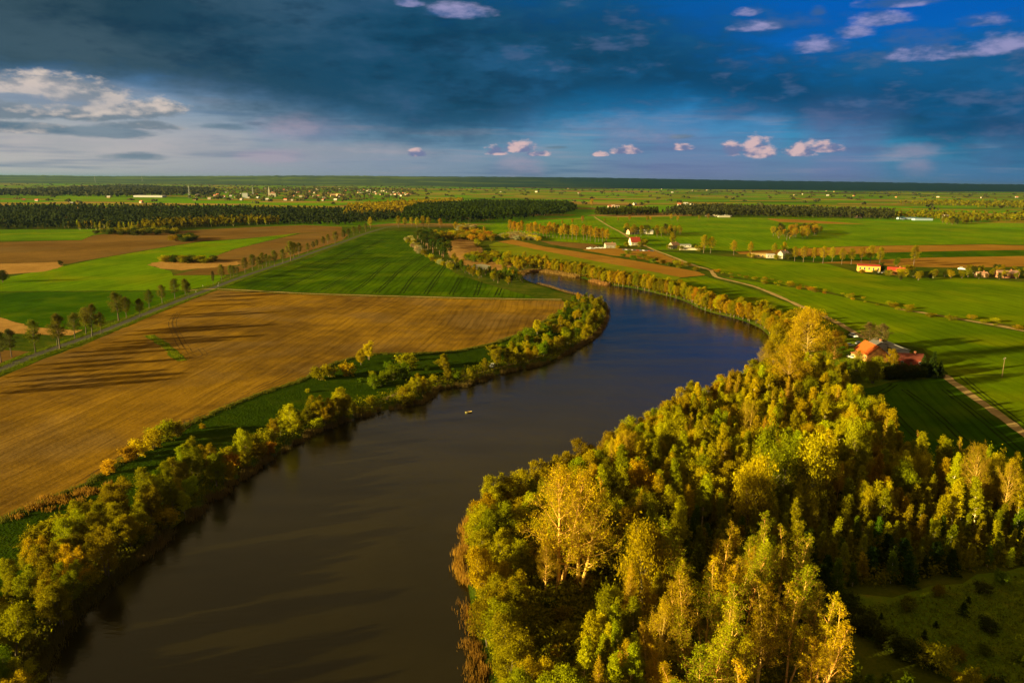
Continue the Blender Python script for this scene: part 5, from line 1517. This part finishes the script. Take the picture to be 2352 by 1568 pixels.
undergrowth('undergrowth', 'olive brush and saplings beneath the east wood', wood_all, 90000, 0.24, (0.17, 0.15, 0.002), 3.6)
undergrowth('undergrowth', 'tangled brush along the west bank under the alders', np.concatenate([WB - WBn * 0.2, (WB + WBn * 13)[::-1]]), 60000, 0.22, (0.12, 0.11, 0.002), 2.8)
undergrowth('undergrowth', 'rank grass and weeds on the clearing', clr, 12000, 0.13, (0.14, 0.165, 0.003), 0.35)
undergrowth('undergrowth', 'long grass on the glade by the poplars', glade, 16000, 0.20, (0.13, 0.13, 0.003), 0.7)
undergrowth('undergrowth', 'brush between the trees of the far bank belt', np.concatenate([FB + FBn * 0.8, (FB + FBn * 12)[::-1]]), 16000, 0.45, (0.14, 0.10, 0.002), 3.0)

# ------------------------------------------------------------------ hills on the horizon
def hills():
    top = [(-500, 403, 2), (0, 403, 2.5), (200, 403.5, 2), (400, 404.2, 4.5), (600, 404.7, 6), (784, 404.7, 7.5), (1000, 405, 8.5), (1117, 405.7, 9), (1317, 408, 8), (1568, 411.7, 7.5), (1760, 415, 5.5), (1960, 419, 4), (2200, 422, 3), (2352, 424, 2.5), (2900, 427, 2.5)]
    D = 14000.0
    X = []; H_ = []
    for x, y, pxh in top:
        d_ = ray(x, y); X.append(d_[0] / d_[1] * D); H_.append(CAM_H + pxh / FPX * D)
    xs = np.linspace(X[0], X[-1], 420)
    hh = np.interp(xs, X, H_) + 5 * np.sin(xs / 800.0) + rng.normal(0, 2.2, len(xs))
    ys = np.array([9000, 9600, 10400, 11600, 12900, 14000, 15200, 18000]); fz = np.array([-0.02, 0.05, 0.16, 0.42, 0.78, 1.0, 0.8, -0.1])
    XX, YY = np.meshgrid(xs, ys)
    ZZ = hh[None, :] * fz[:, None]
    V = np.column_stack([(XX * YY / D).ravel(), YY.ravel(), ZZ.ravel()])
    nx, ny = len(xs), len(ys)
    i = (np.arange(nx - 1)[None, :] + (np.arange(ny - 1) * nx)[:, None]).ravel()
    m_, t, b = new_mat('wooded_hills')
    p = wpos(t); x, y, z = t.xyz(p)
    n = t.noise(t.comb(t.m('MULTIPLY', x, 1 / 1400.0), t.m('MULTIPLY', y, 1 / 700.0), 0.0), 1.0, 4, 0.6)
    f = t.m('MULTIPLY', t.mr(n, 0.5, 0.58), t.mr(x, 2500.0, -3500.0))
    t.put(b.inputs['Base Color'], t.mix(f, t.mix(t.mr(x, 1500.0, -2500.0), (0.008, 0.026, 0.024), (0.045, 0.070, 0.025)), (0.09, 0.13, 0.015)))
    o = link('hills', mesh('hills', V, np.stack([i, i + 1, i + nx + 1, i + nx], 1), [m_]))
    tag(o, 'low wooded hills along the horizon', 'hills', kind='structure')


hills()

# ------------------------------------------------------------------ buildings
def anchor(name, x, y, yaw=0.0):
    o = link(name, None); p = G(x, y)
    o.location = (p[0], p[1], 0.08); o.rotation_euler = (0, 0, yaw)
    return o


def paint(o, c):
    o.color = (*c, 1); return o


def gable_house(name, label, x, y, yaw, L, W, h, rh, wall, roof, wins=3, storeys=1, chimney=True, door=True, cat='house', group=None, over=0.4, side_wins=True):
    """ridge along local x"""
    r = anchor(name, x, y, yaw); tag(r, label, cat, group)
    mb = MB()
    a, b_ = L / 2, W / 2
    n = len(mb.v)
    mb.v += [(-a, -b_, -.2), (a, -b_, -.2), (a, b_, -.2), (-a, b_, -.2), (-a, -b_, h), (a, -b_, h), (a, b_, h), (-a, b_, h), (-a, 0, h + rh), (a, 0, h + rh)]
    mb.f += [(0, 1, 5, 4), (2, 3, 7, 6), (1, 2, 6, 9, 5), (3, 0, 4, 8, 7)]
    paint(mb.build('wall', WALL, r), wall)
    k = rh / b_
    rf = MB(); e = b_ + over
    zt = h + rh + 0.12; ze = h - over * k + 0.12; th = 0.18
    for s in (-1, 1):
        q = [(-a - over, 0), (a + over, 0)]
        n = len(rf.v)
        rf.v += [(-a - over, 0, zt), (a + over, 0, zt), (a + over, s * e, ze), (-a - over, s * e, ze), (-a - over, 0, zt + th), (a + over, 0, zt + th), (a + over, s * e, ze + th), (-a - over, s * e, ze + th)]
        for f in ((0, 1, 2, 3), (7, 6, 5, 4), (0, 4, 5, 1), (1, 5, 6, 2), (2, 6, 7, 3), (3, 7, 4, 0)):
            rf.f.append(tuple(n + i for i in f))
    ro = paint(rf.build('roof', ROOFM, r), roof)
    if chimney:
        c = MB().box(a * 0.35, a * 0.35 + 0.7, -0.5, 0.2, h + rh * 0.6, h + rh + 1.1).box(a * 0.35 - 0.08, a * 0.35 + 0.78, -0.58, 0.28, h + rh + 1.1, h + rh + 1.22)
        paint(c.build('chimney', WALL, ro), (0.35, 0.13, 0.07))
    fr = (0.6, 0.55, 0.48)
    hs = h / storeys
    if wins:
        for s in (-1, 1):
            for st in range(storeys):
                for i in range(wins):
                    cx = -a + L * (i + 0.5) / wins
                    if door and s == -1 and st == 0 and i == wins // 2:
                        d_ = MB().box(cx - 0.5, cx + 0.5, s * b_ - 0.06, s * b_ + 0.06, 0, 2.05).build('door', WOODM, r)
                        continue
                    w = paint(MB().box(cx - 0.6, cx + 0.6, s * b_ - 0.05, s * b_ + 0.05, st * hs + hs * 0.34, st * hs + hs * 0.34 + 1.25).build('window', WALL, r), fr)
                    MB().box(cx - 0.48, cx + 0.48, s * b_ - 0.08, s * b_ + 0.08, st * hs + hs * 0.34 + 0.1, st * hs + hs * 0.34 + 1.15).build('pane', GLASS, w)
        if side_wins:
            for s in (-1, 1):
                w = paint(MB().box(s * a - 0.05, s * a + 0.05, -0.55, 0.55, h * 0.34, h * 0.34 + 1.2).build('window', WALL, r), fr)
                MB().box(s * a - 0.08, s * a + 0.08, -0.43, 0.43, h * 0.34 + 0.1, h * 0.34 + 1.1).build('pane', GLASS, w)
    return r


def flat_building(name, label, x, y, yaw, L, W, h, wall, roof, wins=5, cat='building', group=None):
    r = anchor(name, x, y, yaw); tag(r, label, cat, group)
    a, b_ = L / 2, W / 2
    paint(MB().box(-a, a, -b_, b_, -.2, h).build('wall', WALL, r), wall)
    sl = MB()
    n = len(sl.v)
    sl.v += [(-a - .3, -b_ - .3, h + .02), (a + .3, -b_ - .3, h + .02), (a + .3, b_ + .3, h + .6), (-a - .3, b_ + .3, h + .6), (-a - .3, -b_ - .3, h + .25), (a + .3, -b_ - .3, h + .25), (a + .3, b_ + .3, h + .85), (-a - .3, b_ + .3, h + .85)]
    for q in ((0, 3, 2, 1), (4, 5, 6, 7), (0, 1, 5, 4), (1, 2, 6, 5), (2, 3, 7, 6), (3, 0, 4, 7)): sl.f.append(q)
    paint(sl.build('roof', ROOFM, r), roof)
    for i in range(wins):
        cx = -a + L * (i + 0.5) / wins
        w = paint(MB().box(cx - 0.7, cx + 0.7, -b_ - 0.05, -b_ + 0.05, h * 0.35, h * 0.8).build('window', WALL, r), (0.5, 0.47, 0.42))
        MB().box(cx - 0.58, cx + 0.58, -b_ - 0.08, -b_ + 0.08, h * 0.35 + .1, h * 0.8 - .1).build('pane', GLASS, w)
    return r


BRICK_O = (0.48, 0.20, 0.05); TILE_O = (0.38, 0.075, 0.010); TILE_R = (0.26, 0.035, 0.016); TILE_D = (0.13, 0.030, 0.018)
WHITE = (0.34, 0.30, 0.23); CREAMW = (0.40, 0.27, 0.10); GREYR = (0.22, 0.22, 0.22)
# lakeside farmstead
ya = math.atan2(*(np.array(G(2017, 826)) - np.array(G(1987, 811)))[::-1])
gable_house('farmhouse', 'orange tiled farmhouse with sunlit brick wall by the lake', 1999, 824, ya, 13.5, 9.5, 3.4, 3.8, BRICK_O, TILE_O, 4, chimney=False)
gable_house('barn', 'dark red brick barn with a small chimney right of the farmhouse', 2085, 838, -0.12, 11.5, 6.5, 3.4, 1.8, (0.20, 0.035, 0.018), TILE_D, 3, cat='barn')
gable_house('shed', 'long grey roofed shed behind the farmhouse', 2042, 806, ya + 0.05, 24.0, 6.0, 3.0, 0.9, (0.42, 0.38, 0.32), (0.24, 0.235, 0.23), 0, chimney=False, door=False, cat='shed')
gable_house('outbuilding', 'white walled outbuilding between farmhouse and grey shed', 2016, 808, ya, 7.5, 5.0, 4.2, 1.3, WHITE, (0.10, 0.09, 0.085), 2, chimney=True, cat='shed')
flat_building('garage', 'low yellowish lean-to in front of the white outbuilding', 1968, 824, ya, 5.0, 3.5, 2.3, CREAMW, (0.35, 0.12, 0.05), 1, cat='shed')
flat_building('yard_slab', 'pale concrete yard shed beside the farmhouse gable', 2034, 826, ya, 7.0, 4.0, 2.2, (0.45, 0.42, 0.36), GREYR, 1, cat='shed')
# middle distance
gable_house('house', 'cream house with steep red roof at the top of the dirt track', 1457, 563, 0.25, 13.0, 10.0, 4.2, 6.0, (0.66, 0.55, 0.36), TILE_R, 3, 1)
gable_house('house', 'white cottage with low roof at the edge of the car field', 1401, 569, 0.15, 13.0, 8.0, 3.6, 2.4, WHITE, (0.24, 0.15, 0.09), 3)
gable_house('house', 'small white house with brown roof right of the cars', 1548, 571, 0.5, 11.0, 8.5, 4.2, 3.4, WHITE, (0.26, 0.14, 0.08), 3)
flat_building('shed', 'low grey shed behind the small white house', 1572, 568, 0.1, 16, 6, 3.0, (0.5, 0.45, 0.38), GREYR, 3, cat='shed')
flat_building('shed', 'pale wall shed right of the small white house', 1585, 574, 0.02, 26, 3, 1.8, (0.6, 0.5, 0.34), (0.4, 0.33, 0.22), 0, cat='shed')
gable_house('barn', 'long grey roofed barn among trees in the green field', 1474, 537, 0.03, 34.0, 10.0, 3.6, 2.6, (0.55, 0.48, 0.38), (0.45, 0.43, 0.40), 0, chimney=False, door=False, cat='barn')
gable_house('house', 'ochre house at the left end of the long grey barn', 1448, 538, 0.6, 11.0, 8.0, 4.2, 3.2, (0.55, 0.36, 0.2), (0.4, 0.2, 0.1), 2)
flat_building('farm_building', 'long low building half yellow half white below ochre trees', 1745, 591, -0.08, 17, 8, 3.4, CREAMW, (0.45, 0.30, 0.10), 4)
flat_building('farm_building', 'white end block of the long low building', 1769, 592, -0.08, 9, 8, 3.2, WHITE, (0.45, 0.42, 0.4), 3)
gable_house('house', 'small white two storey house behind the long low building', 1799, 593, 0.4, 9.0, 8.0, 5.0, 3.0, WHITE, (0.16, 0.12, 0.10), 2, 2)
flat_building('house', 'yellow walled house with flat red roof, left of the pair', 1994, 623, -0.35, 19, 11, 5.2, (0.50, 0.26, 0.05), (0.36, 0.04, 0.02), 5, cat='house')
gable_house('house', 'orange walled house with red roof, right of the pair', 2057, 630, -0.45, 14, 10, 3.6, 2.6, (0.46, 0.19, 0.05), (0.32, 0.035, 0.02), 3)
gable_house('house', 'dark brick house among bushes near the right edge', 2311, 637, -0.1, 17, 8, 3.6, 2.4, (0.36, 0.15, 0.08), (0.22, 0.12, 0.08), 4)
gable_house('shed', 'low brown shed left of the dark brick house', 2253, 636, -0.1, 9, 6, 2.6, 1.8, (0.42, 0.25, 0.14), (0.3, 0.16, 0.1), 1, cat='shed')
flat_building('farm_building', 'left white farm hall in front of the right forest belt', 1636, 497.5, 0.05, 32, 14, 4.5, (0.5, 0.42, 0.3), (0.4, 0.33, 0.26), 0)
flat_building('farm_building', 'right white farm hall in front of the right forest belt', 1662, 499, 0.05, 28, 12, 4, WHITE, (0.42, 0.39, 0.35), 0)
flat_building('farm_building', 'low third white hall right of the farm halls', 1672, 497, 0.05, 18, 10, 4, WHITE, (0.42, 0.39, 0.35), 0)
flat_building('house', 'orange white cottage at the end of the forest belt', 1970, 500.5, 0.2, 16, 10, 6, (0.75, 0.5, 0.35), (0.5, 0.2, 0.1), 0, cat='house')
flat_building('greenhouse', 'left long blue roofed hall at the right', 2084, 504, 0.04, 44, 16, 4, (0.25, 0.32, 0.38), (0.10, 0.20, 0.34), 0)
flat_building('greenhouse', 'right long blue roofed hall at the right', 2118, 506, 0.04, 42, 14, 4, (0.25, 0.32, 0.38), (0.11, 0.21, 0.36), 0)
gable_house('house', 'white gabled house above the farm clump at the right', 2173, 501, 0.4, 15, 10, 4, 4, WHITE, (0.32, 0.26, 0.22), 0, chimney=False, door=False)

# distant houses: one pair of meshes, a copy for each house
hw = MB(); hw.v = [(-5, -4, -.5), (5, -4, -.5), (5, 4, -.5), (-5, 4, -.5), (-5, -4, 4), (5, -4, 4), (5, 4, 4), (-5, 4, 4), (-5, 0, 7.4), (5, 0, 7.4)]
hw.f = [(0, 1, 5, 4), (2, 3, 7, 6), (1, 2, 6, 9, 5), (3, 0, 4, 8, 7)]
HW = hw.data('far_wall', WALL)
hr = MB()
for s in (-1, 1):
    n = len(hr.v)
    hr.v += [(-5.5, 0, 7.55), (5.5, 0, 7.55), (5.5, s * 4.7, 3.6), (-5.5, s * 4.7, 3.6), (-5.5, 0, 7.85), (5.5, 0, 7.85), (5.5, s * 4.7, 3.9), (-5.5, s * 4.7, 3.9)]
    for f in ((0, 1, 2, 3), (7, 6, 5, 4), (0, 4, 5, 1), (1, 5, 6, 2), (2, 6, 7, 3), (3, 7, 4, 0)): hr.f.append(tuple(n + i for i in f))
HR = hr.data('far_roof', ROOFM)


def far_house(x, y, label, group, s=1.0, wall=None, roof=None):
    r = anchor('house', x, y, rng.uniform(-0.7, 0.7)); tag(r, label, 'house', group)
    k = s * rng.uniform(0.85, 1.25); r.scale = (k * rng.uniform(0.9, 1.5), k, k)
    paint(link('wall', HW, r), wall or pick((4, WHITE), (2, CREAMW), (1, (0.45, 0.38, 0.3))))
    paint(link('roof', HR, r), roof or pick((2, (0.42, 0.12, 0.06)), (2, (0.28, 0.2, 0.15)), (2, (0.5, 0.46, 0.42))))


for _ in range(46):
    x = rng.uniform(818, 950); y = 436 + (x - 818) * 0.05 + rng.uniform(0, 13) * (1 - 0.4 * abs(x - 885) / 66)
    far_house(x, y, 'tiny bright house of the sunlit distant village', 'houses of the sunlit distant village', 0.8)
for _ in range(60):
    x = rng.uniform(440, 800); y = rng.uniform(434, 462)
    far_house(x, y, 'tiny dull house among the trees of the distant town', 'houses of the distant town', 0.8, pick((3, (0.22, 0.2, 0.18)), (1, WHITE), (1, (0.25, 0.15, 0.1))))
for x in (765, 772, 779, 786):
    far_house(x, 452, 'pale yellow block in the row at the distant town edge', 'yellow blocks at the town edge', 1.6, CREAMW, (0.5, 0.3, 0.15))
singles = [(1773, 430.5), (1898, 439), (1916, 441), (1824, 449), (1844, 447), (1901, 450), (1961, 451), (2058, 454), (2154, 454), (2254, 455), (2335, 454), (1591, 438), (1624, 438), (1244, 423), (1305, 434), (1150, 442), (1330, 444.5),
           (1232, 442), (1544, 443), (1520, 435), (1030, 468), (1051, 466), (1400, 477), (1408, 476), (1418, 477), (1458, 471), (1560, 472), (1575, 470), (1588, 472), (1592, 474), (900, 421), (950, 422), (970, 421), (1330, 422), (1360, 423), (1380, 422),
           (420, 447), (455, 449), (500, 449), (590, 448), (640, 446), (55, 461), (85, 462), (165, 469), (325, 466), (250, 455)]
for x, y in singles:
    far_house(x, y, 'lone pale house far out on the plain', 'lone houses on the plain', 0.95)
flat_building('warehouse', 'long white warehouse at the left of the distant town', 345, 453, 0.0, 120, 40, 7, (0.4, 0.38, 0.36), (0.42, 0.4, 0.38), 0)
flat_building('apartment_block', 'grey tower block in the distant town', 564, 455, 0.1, 22, 16, 20, (0.3, 0.3, 0.3), (0.3, 0.3, 0.3), 0)
r = anchor('church', 627, 452, 0.1); tag(r, 'pale church with steeple in the distant town', 'church')
paint(MB().box(-14, 14, -7, 7, 0, 14).build('nave', WALL, r), WHITE)
paint(MB().prism([(-14, 14), (14, 14), (14, 15), (0, 24), (-14, 15)], -7, 7).build('roof', ROOFM, r), (0.3, 0.15, 0.1))
sp = MB().box(-20, -13, -3.5, 3.5, 0, 26)
n = len(sp.v); sp.v += [(-20, -3.5, 26), (-13, -3.5, 26), (-13, 3.5, 26), (-20, 3.5, 26), (-16.5, 0, 48)]; sp.f += [(n, n + 1, n + 4), (n + 1, n + 2, n + 4), (n + 2, n + 3, n + 4), (n + 3, n, n + 4)]
paint(sp.build('steeple', WALL, r), WHITE)


def mast(x, y, h, label, w=3.0):
    r = anchor('lattice_mast', x, y); tag(r, label, 'mast')
    mb = MB()
    segs = []
    for a, b_ in ((1, 1), (1, -1), (-1, -1), (-1, 1)):
        segs.append([a * w, b_ * w, 0, a * .4, b_ * .4, h, .28, .2])
    for k in range(8):
        z0, z1 = h * k / 8, h * (k + 1) / 8; s0, s1 = w + (.4 - w) * k / 8, w + (.4 - w) * (k + 1) / 8
        for a, b_, c, d_ in ((1, 1, 1, -1), (1, -1, -1, -1), (-1, -1, -1, 1), (-1, 1, 1, 1)):
            segs.append([a * s0, b_ * s0, z0, c * s1, d_ * s1, z1, .12, .12])
    v, f = tube_arrays(segs, 4)
    link('frame', mesh('frame', v, f, [METAL]), r)
    link('antenna', mesh('antenna', *tube_arrays([[0, 0, h - 1, 0, 0, h + 8, .25, .15]], 4), [METAL]), r)


mast(435, 455, 50, 'lattice mast rising over the distant town')
mast(581, 450, 40, 'slim mast beside the distant tower block')
mast(219, 421, 110, 'faint mast on the left horizon', 4)
mast(327, 421, 120, 'second faint mast on the left horizon', 4)

# ------------------------------------------------------------------ small things
def pole(x, y, h, label, arm=True):
    r = anchor('utility_pole', x, y, 0.6); tag(r, label, 'pole')
    link('post', mesh('post', *tube_arrays([[0, 0, -.5, 0, 0, h, .15, .10]], 8), [WOODM]), r)
    if arm:
        ca = MB().box(-0.9, 0.9, -0.06, 0.06, h - 0.75, h - 0.6).build('crossarm', WOODM, r)
        for s in (-0.8, 0, 0.8):
            link('insulator', mesh('insulator', *tube_arrays([[s, 0, h - .6, s, 0, h - .35, .05, .035]], 6), [WALL]), ca)
    return r


pole(2301, 868, 9.0, 'single wooden utility pole in the green field near the right edge')
pole(1077, 513, 11.0, 'thin pole in front of the central pine forest')
pole(1250, 505, 11.0, 'thin pole in the green field beyond the orange tree row')

cb = MB(); prof = [(-2.1, .35), (-2.1, .78), (-1.9, .92), (-1.25, .98), (1.0, .95), (1.75, .82), (2.1, .62), (2.1, .35)]
cb.prism(prof, -0.85, 0.85); CARB = cb.data('car_body', PAINT)
cg = MB(); cg.prism([(-1.75, .95), (-1.35, 1.42), (0.15, 1.45), (0.95, .96)], -0.74, 0.74); CARG = cg.data('cabin', GLASS)
cr = MB(); cr.prism([(-1.36, 1.43), (-1.3, 1.49), (0.12, 1.50), (0.17, 1.45)], -0.72, 0.72); CARR = cr.data('car_roof', PAINT)
TYRE = MB().cyl((0, 0, 0), (0, 1, 0), 0.33, 0.22, 14).data('tyre', RUBBER); RIM = MB().cyl((0, 0, 0), (0, 1, 0), 0.19, 0.25, 10).data('rim', METAL)
LAMP = MB().box(-0.03, 0.03, -0.16, 0.16, -0.07, 0.07).data('headlight', WALL)


def car(x, y, yaw, c, label, group=None, s=1.0, name='car', z=0.1):
    r = anchor(name, x, y, yaw); r.scale = (s, s, s); r.location.z = z; tag(r, label, 'van' if name == 'van' else 'car', group)
    paint(link('body', CARB, r), c); link('cabin', CARG, r); paint(link('roof', CARR, r), c)
    for a in (-1.3, 1.3):
        for b_ in (-0.8, 0.8):
            w = link('wheel', TYRE, r); w.location = (a, b_, .33)
            link('rim', RIM, w)
    for b_ in (-0.6, 0.6):
        h = link('headlight', LAMP, r); h.location = (2.1, b_, .58); paint(h, (.8, .8, .75))
    return r


car(1960, 774, ya + 0.2, (0.75, 0.73, 0.7), 'white van parked at the end of the dirt track', None, 1.25, 'van')
car(1952, 795, 0.3, (0.45, 0.52, 0.60), 'pale blue car parked left of the farmhouse')
car(1974, 791, 0.2, (0.25, 0.27, 0.3), 'grey car beside the pale blue car at the farm')
car(1955, 822, 1.9, (0.78, 0.74, 0.70), 'white car standing against the brick wall of the farmhouse')
car(1131, 843, math.atan2(-1, -0.25), (0.55, 0.55, 0.52), 'pale grey car parked on the bank footpath facing the lake')
car(2210, 620, -0.5, (0.8, 0.78, 0.74), 'white van standing on the lower tan field', None, 1.8, 'van')
cc = [(0.05, 0.06, 0.08), (0.45, 0.46, 0.48), (0.03, 0.04, 0.09), (0.5, 0.5, 0.5), (0.04, 0.04, 0.05), (0.30, 0.05, 0.04), (0.10, 0.14, 0.2), (0.6, 0.6, 0.6), (0.06, 0.06, 0.07), (0.28, 0.04, 0.03), (0.05, 0.05, 0.06)]
cn = ['black', 'silver', 'navy', 'light grey', 'black', 'red', 'blue-grey', 'white', 'black', 'dark red', 'black']
for i, c in enumerate(cc):
    car(1432 + i * 6.6, 574.5 + i * 0.30, -0.15 + rng.normal(0, 0.15) + (1.4 if i % 3 == 0 else 0), c, '%s car, %s in the row above the tan field' % (cn[i], ORD[i]), 'cars parked above the tan field')
for i, (x, y) in enumerate([(1352, 572), (1357, 571), (1362, 572), (1371, 571), (1378, 571), (1385, 571)]):
    car(x, y, rng.uniform(-0.3, 0.3), (0.72, 0.7, 0.66), '%s pale vehicle from the left beside the white cottage' % ORD[i], 'pale vehicles beside the white cottage', 1.3, 'van')
for i, (x, y, c) in enumerate([(2020, 627, (0.7, 0.7, 0.68)), (2030, 628, (0.2, 0.2, 0.22)), (2034, 624, (0.6, 0.62, 0.66))]):
    car(x, y, rng.uniform(-0.6, 0.6), c, ['white', 'dark grey', 'silver'][i] + ' car in the yard between the two red roofed houses')

# rowing boat on the lake
bt = anchor('rowing_boat', 1076, 947, 0.25); bt.location = (*G(1076, 947, WATER_Z), WATER_Z); bt.scale = (1.0, 1.0, 1.0); tag(bt, 'small pale yellow rowing boat alone on the open lake', 'boat')
st = np.linspace(-1.25, 1.25, 13); out = []; inn = []
for x in st:
    w = 0.55 * (1 - abs((x + 0.1) / 1.4) ** 2.6) + 0.03; k = 0.30 + 0.14 * (x / 1.25) ** 2
    out.append([(x, -w, k), (x, -w * 0.8, 0.05), (x, 0, -0.10), (x, w * 0.8, 0.05), (x, w, k)])
    w2 = max(0.02, w - 0.06)
    inn.append([(x, -w2, k), (x, -w2 * 0.78, 0.10), (x, 0, 0.0), (x, w2 * 0.78, 0.10), (x, w2, k)])
hb = MB(); hi = MB()
for rows_, mb, fl in ((out, hb, False), (inn, hi, True)):
    mb.v = [p for r_ in rows_ for p in r_]
    for i in range(12):
        for j in range(4):
            a = i * 5 + j; f = (a, a + 5, a + 6, a + 1); mb.f.append(f[::-1] if fl else f)
n = len(hb.v); hb.v += [p for r_ in inn for p in (r_[0], r_[4])]
for i in range(12):
    hb.f.append((i * 5, i * 5 + 5, n + 2 * i + 2, n + 2 * i)); hb.f.append((i * 5 + 4, n + 2 * i + 1, n + 2 * i + 3, i * 5 + 9))
paint(hb.build('hull', PAINT, bt, True), (0.75, 0.66, 0.22)); paint(hi.build('inner_hull', PAINT, bt, True), (0.45, 0.30, 0.10))
for x in (-0.7, 0.05, 0.7):
    MB().box(x - 0.11, x + 0.11, -0.44, 0.44, 0.17, 0.21).build('thwart', WOODM, bt)
link('oar', mesh('oar', *tube_arrays([[-0.9, 0.30, 0.36, 1.0, 0.34, 0.42, .02, .02], [1.0, 0.34, 0.42, 1.35, 0.35, 0.43, .06, .05]], 6), [WOODM]), bt)
# jetty / mooring pale stones on the bank
for i, (x, y) in enumerate([(501, 657), (450, 671), (466, 658), (502, 652)]):
    r = anchor('marker_post', x, y); tag(r, '%s small white marker post beside the lane crossing, from the left' % ORD[[2, 0, 1, 3][i]], 'post', 'marker posts at the lane crossing')
    paint(MB().box(-.07, .07, -.05, .05, -.2, 1.0).build('post', WALL, r), (.8, .78, .74)); MB().box(-.075, .075, -.055, .055, .65, .82).build('band', RUBBER, r)

# ------------------------------------------------------------------ air
hm = bpy.data.materials.new('air'); hm.use_nodes = True
hm.node_tree.nodes.clear()
ho = hm.node_tree.nodes.new('ShaderNodeOutputMaterial'); hv = hm.node_tree.nodes.new('ShaderNodeVolumePrincipled')
hv.inputs['Color'].default_value = (0.30, 0.60, 1.0, 1)
hv.inputs['Density'].default_value = 1.8e-5
hv.inputs['Anisotropy'].default_value = 0.7
hm.node_tree.links.new(hv.outputs[0], ho.inputs['Volume'])
hz = MB().box(-95000, 95000, -9000, 95000, -5, 215).build('haze', hm)
tag(hz, 'thin bluish air over the whole plain', 'haze', kind='stuff')
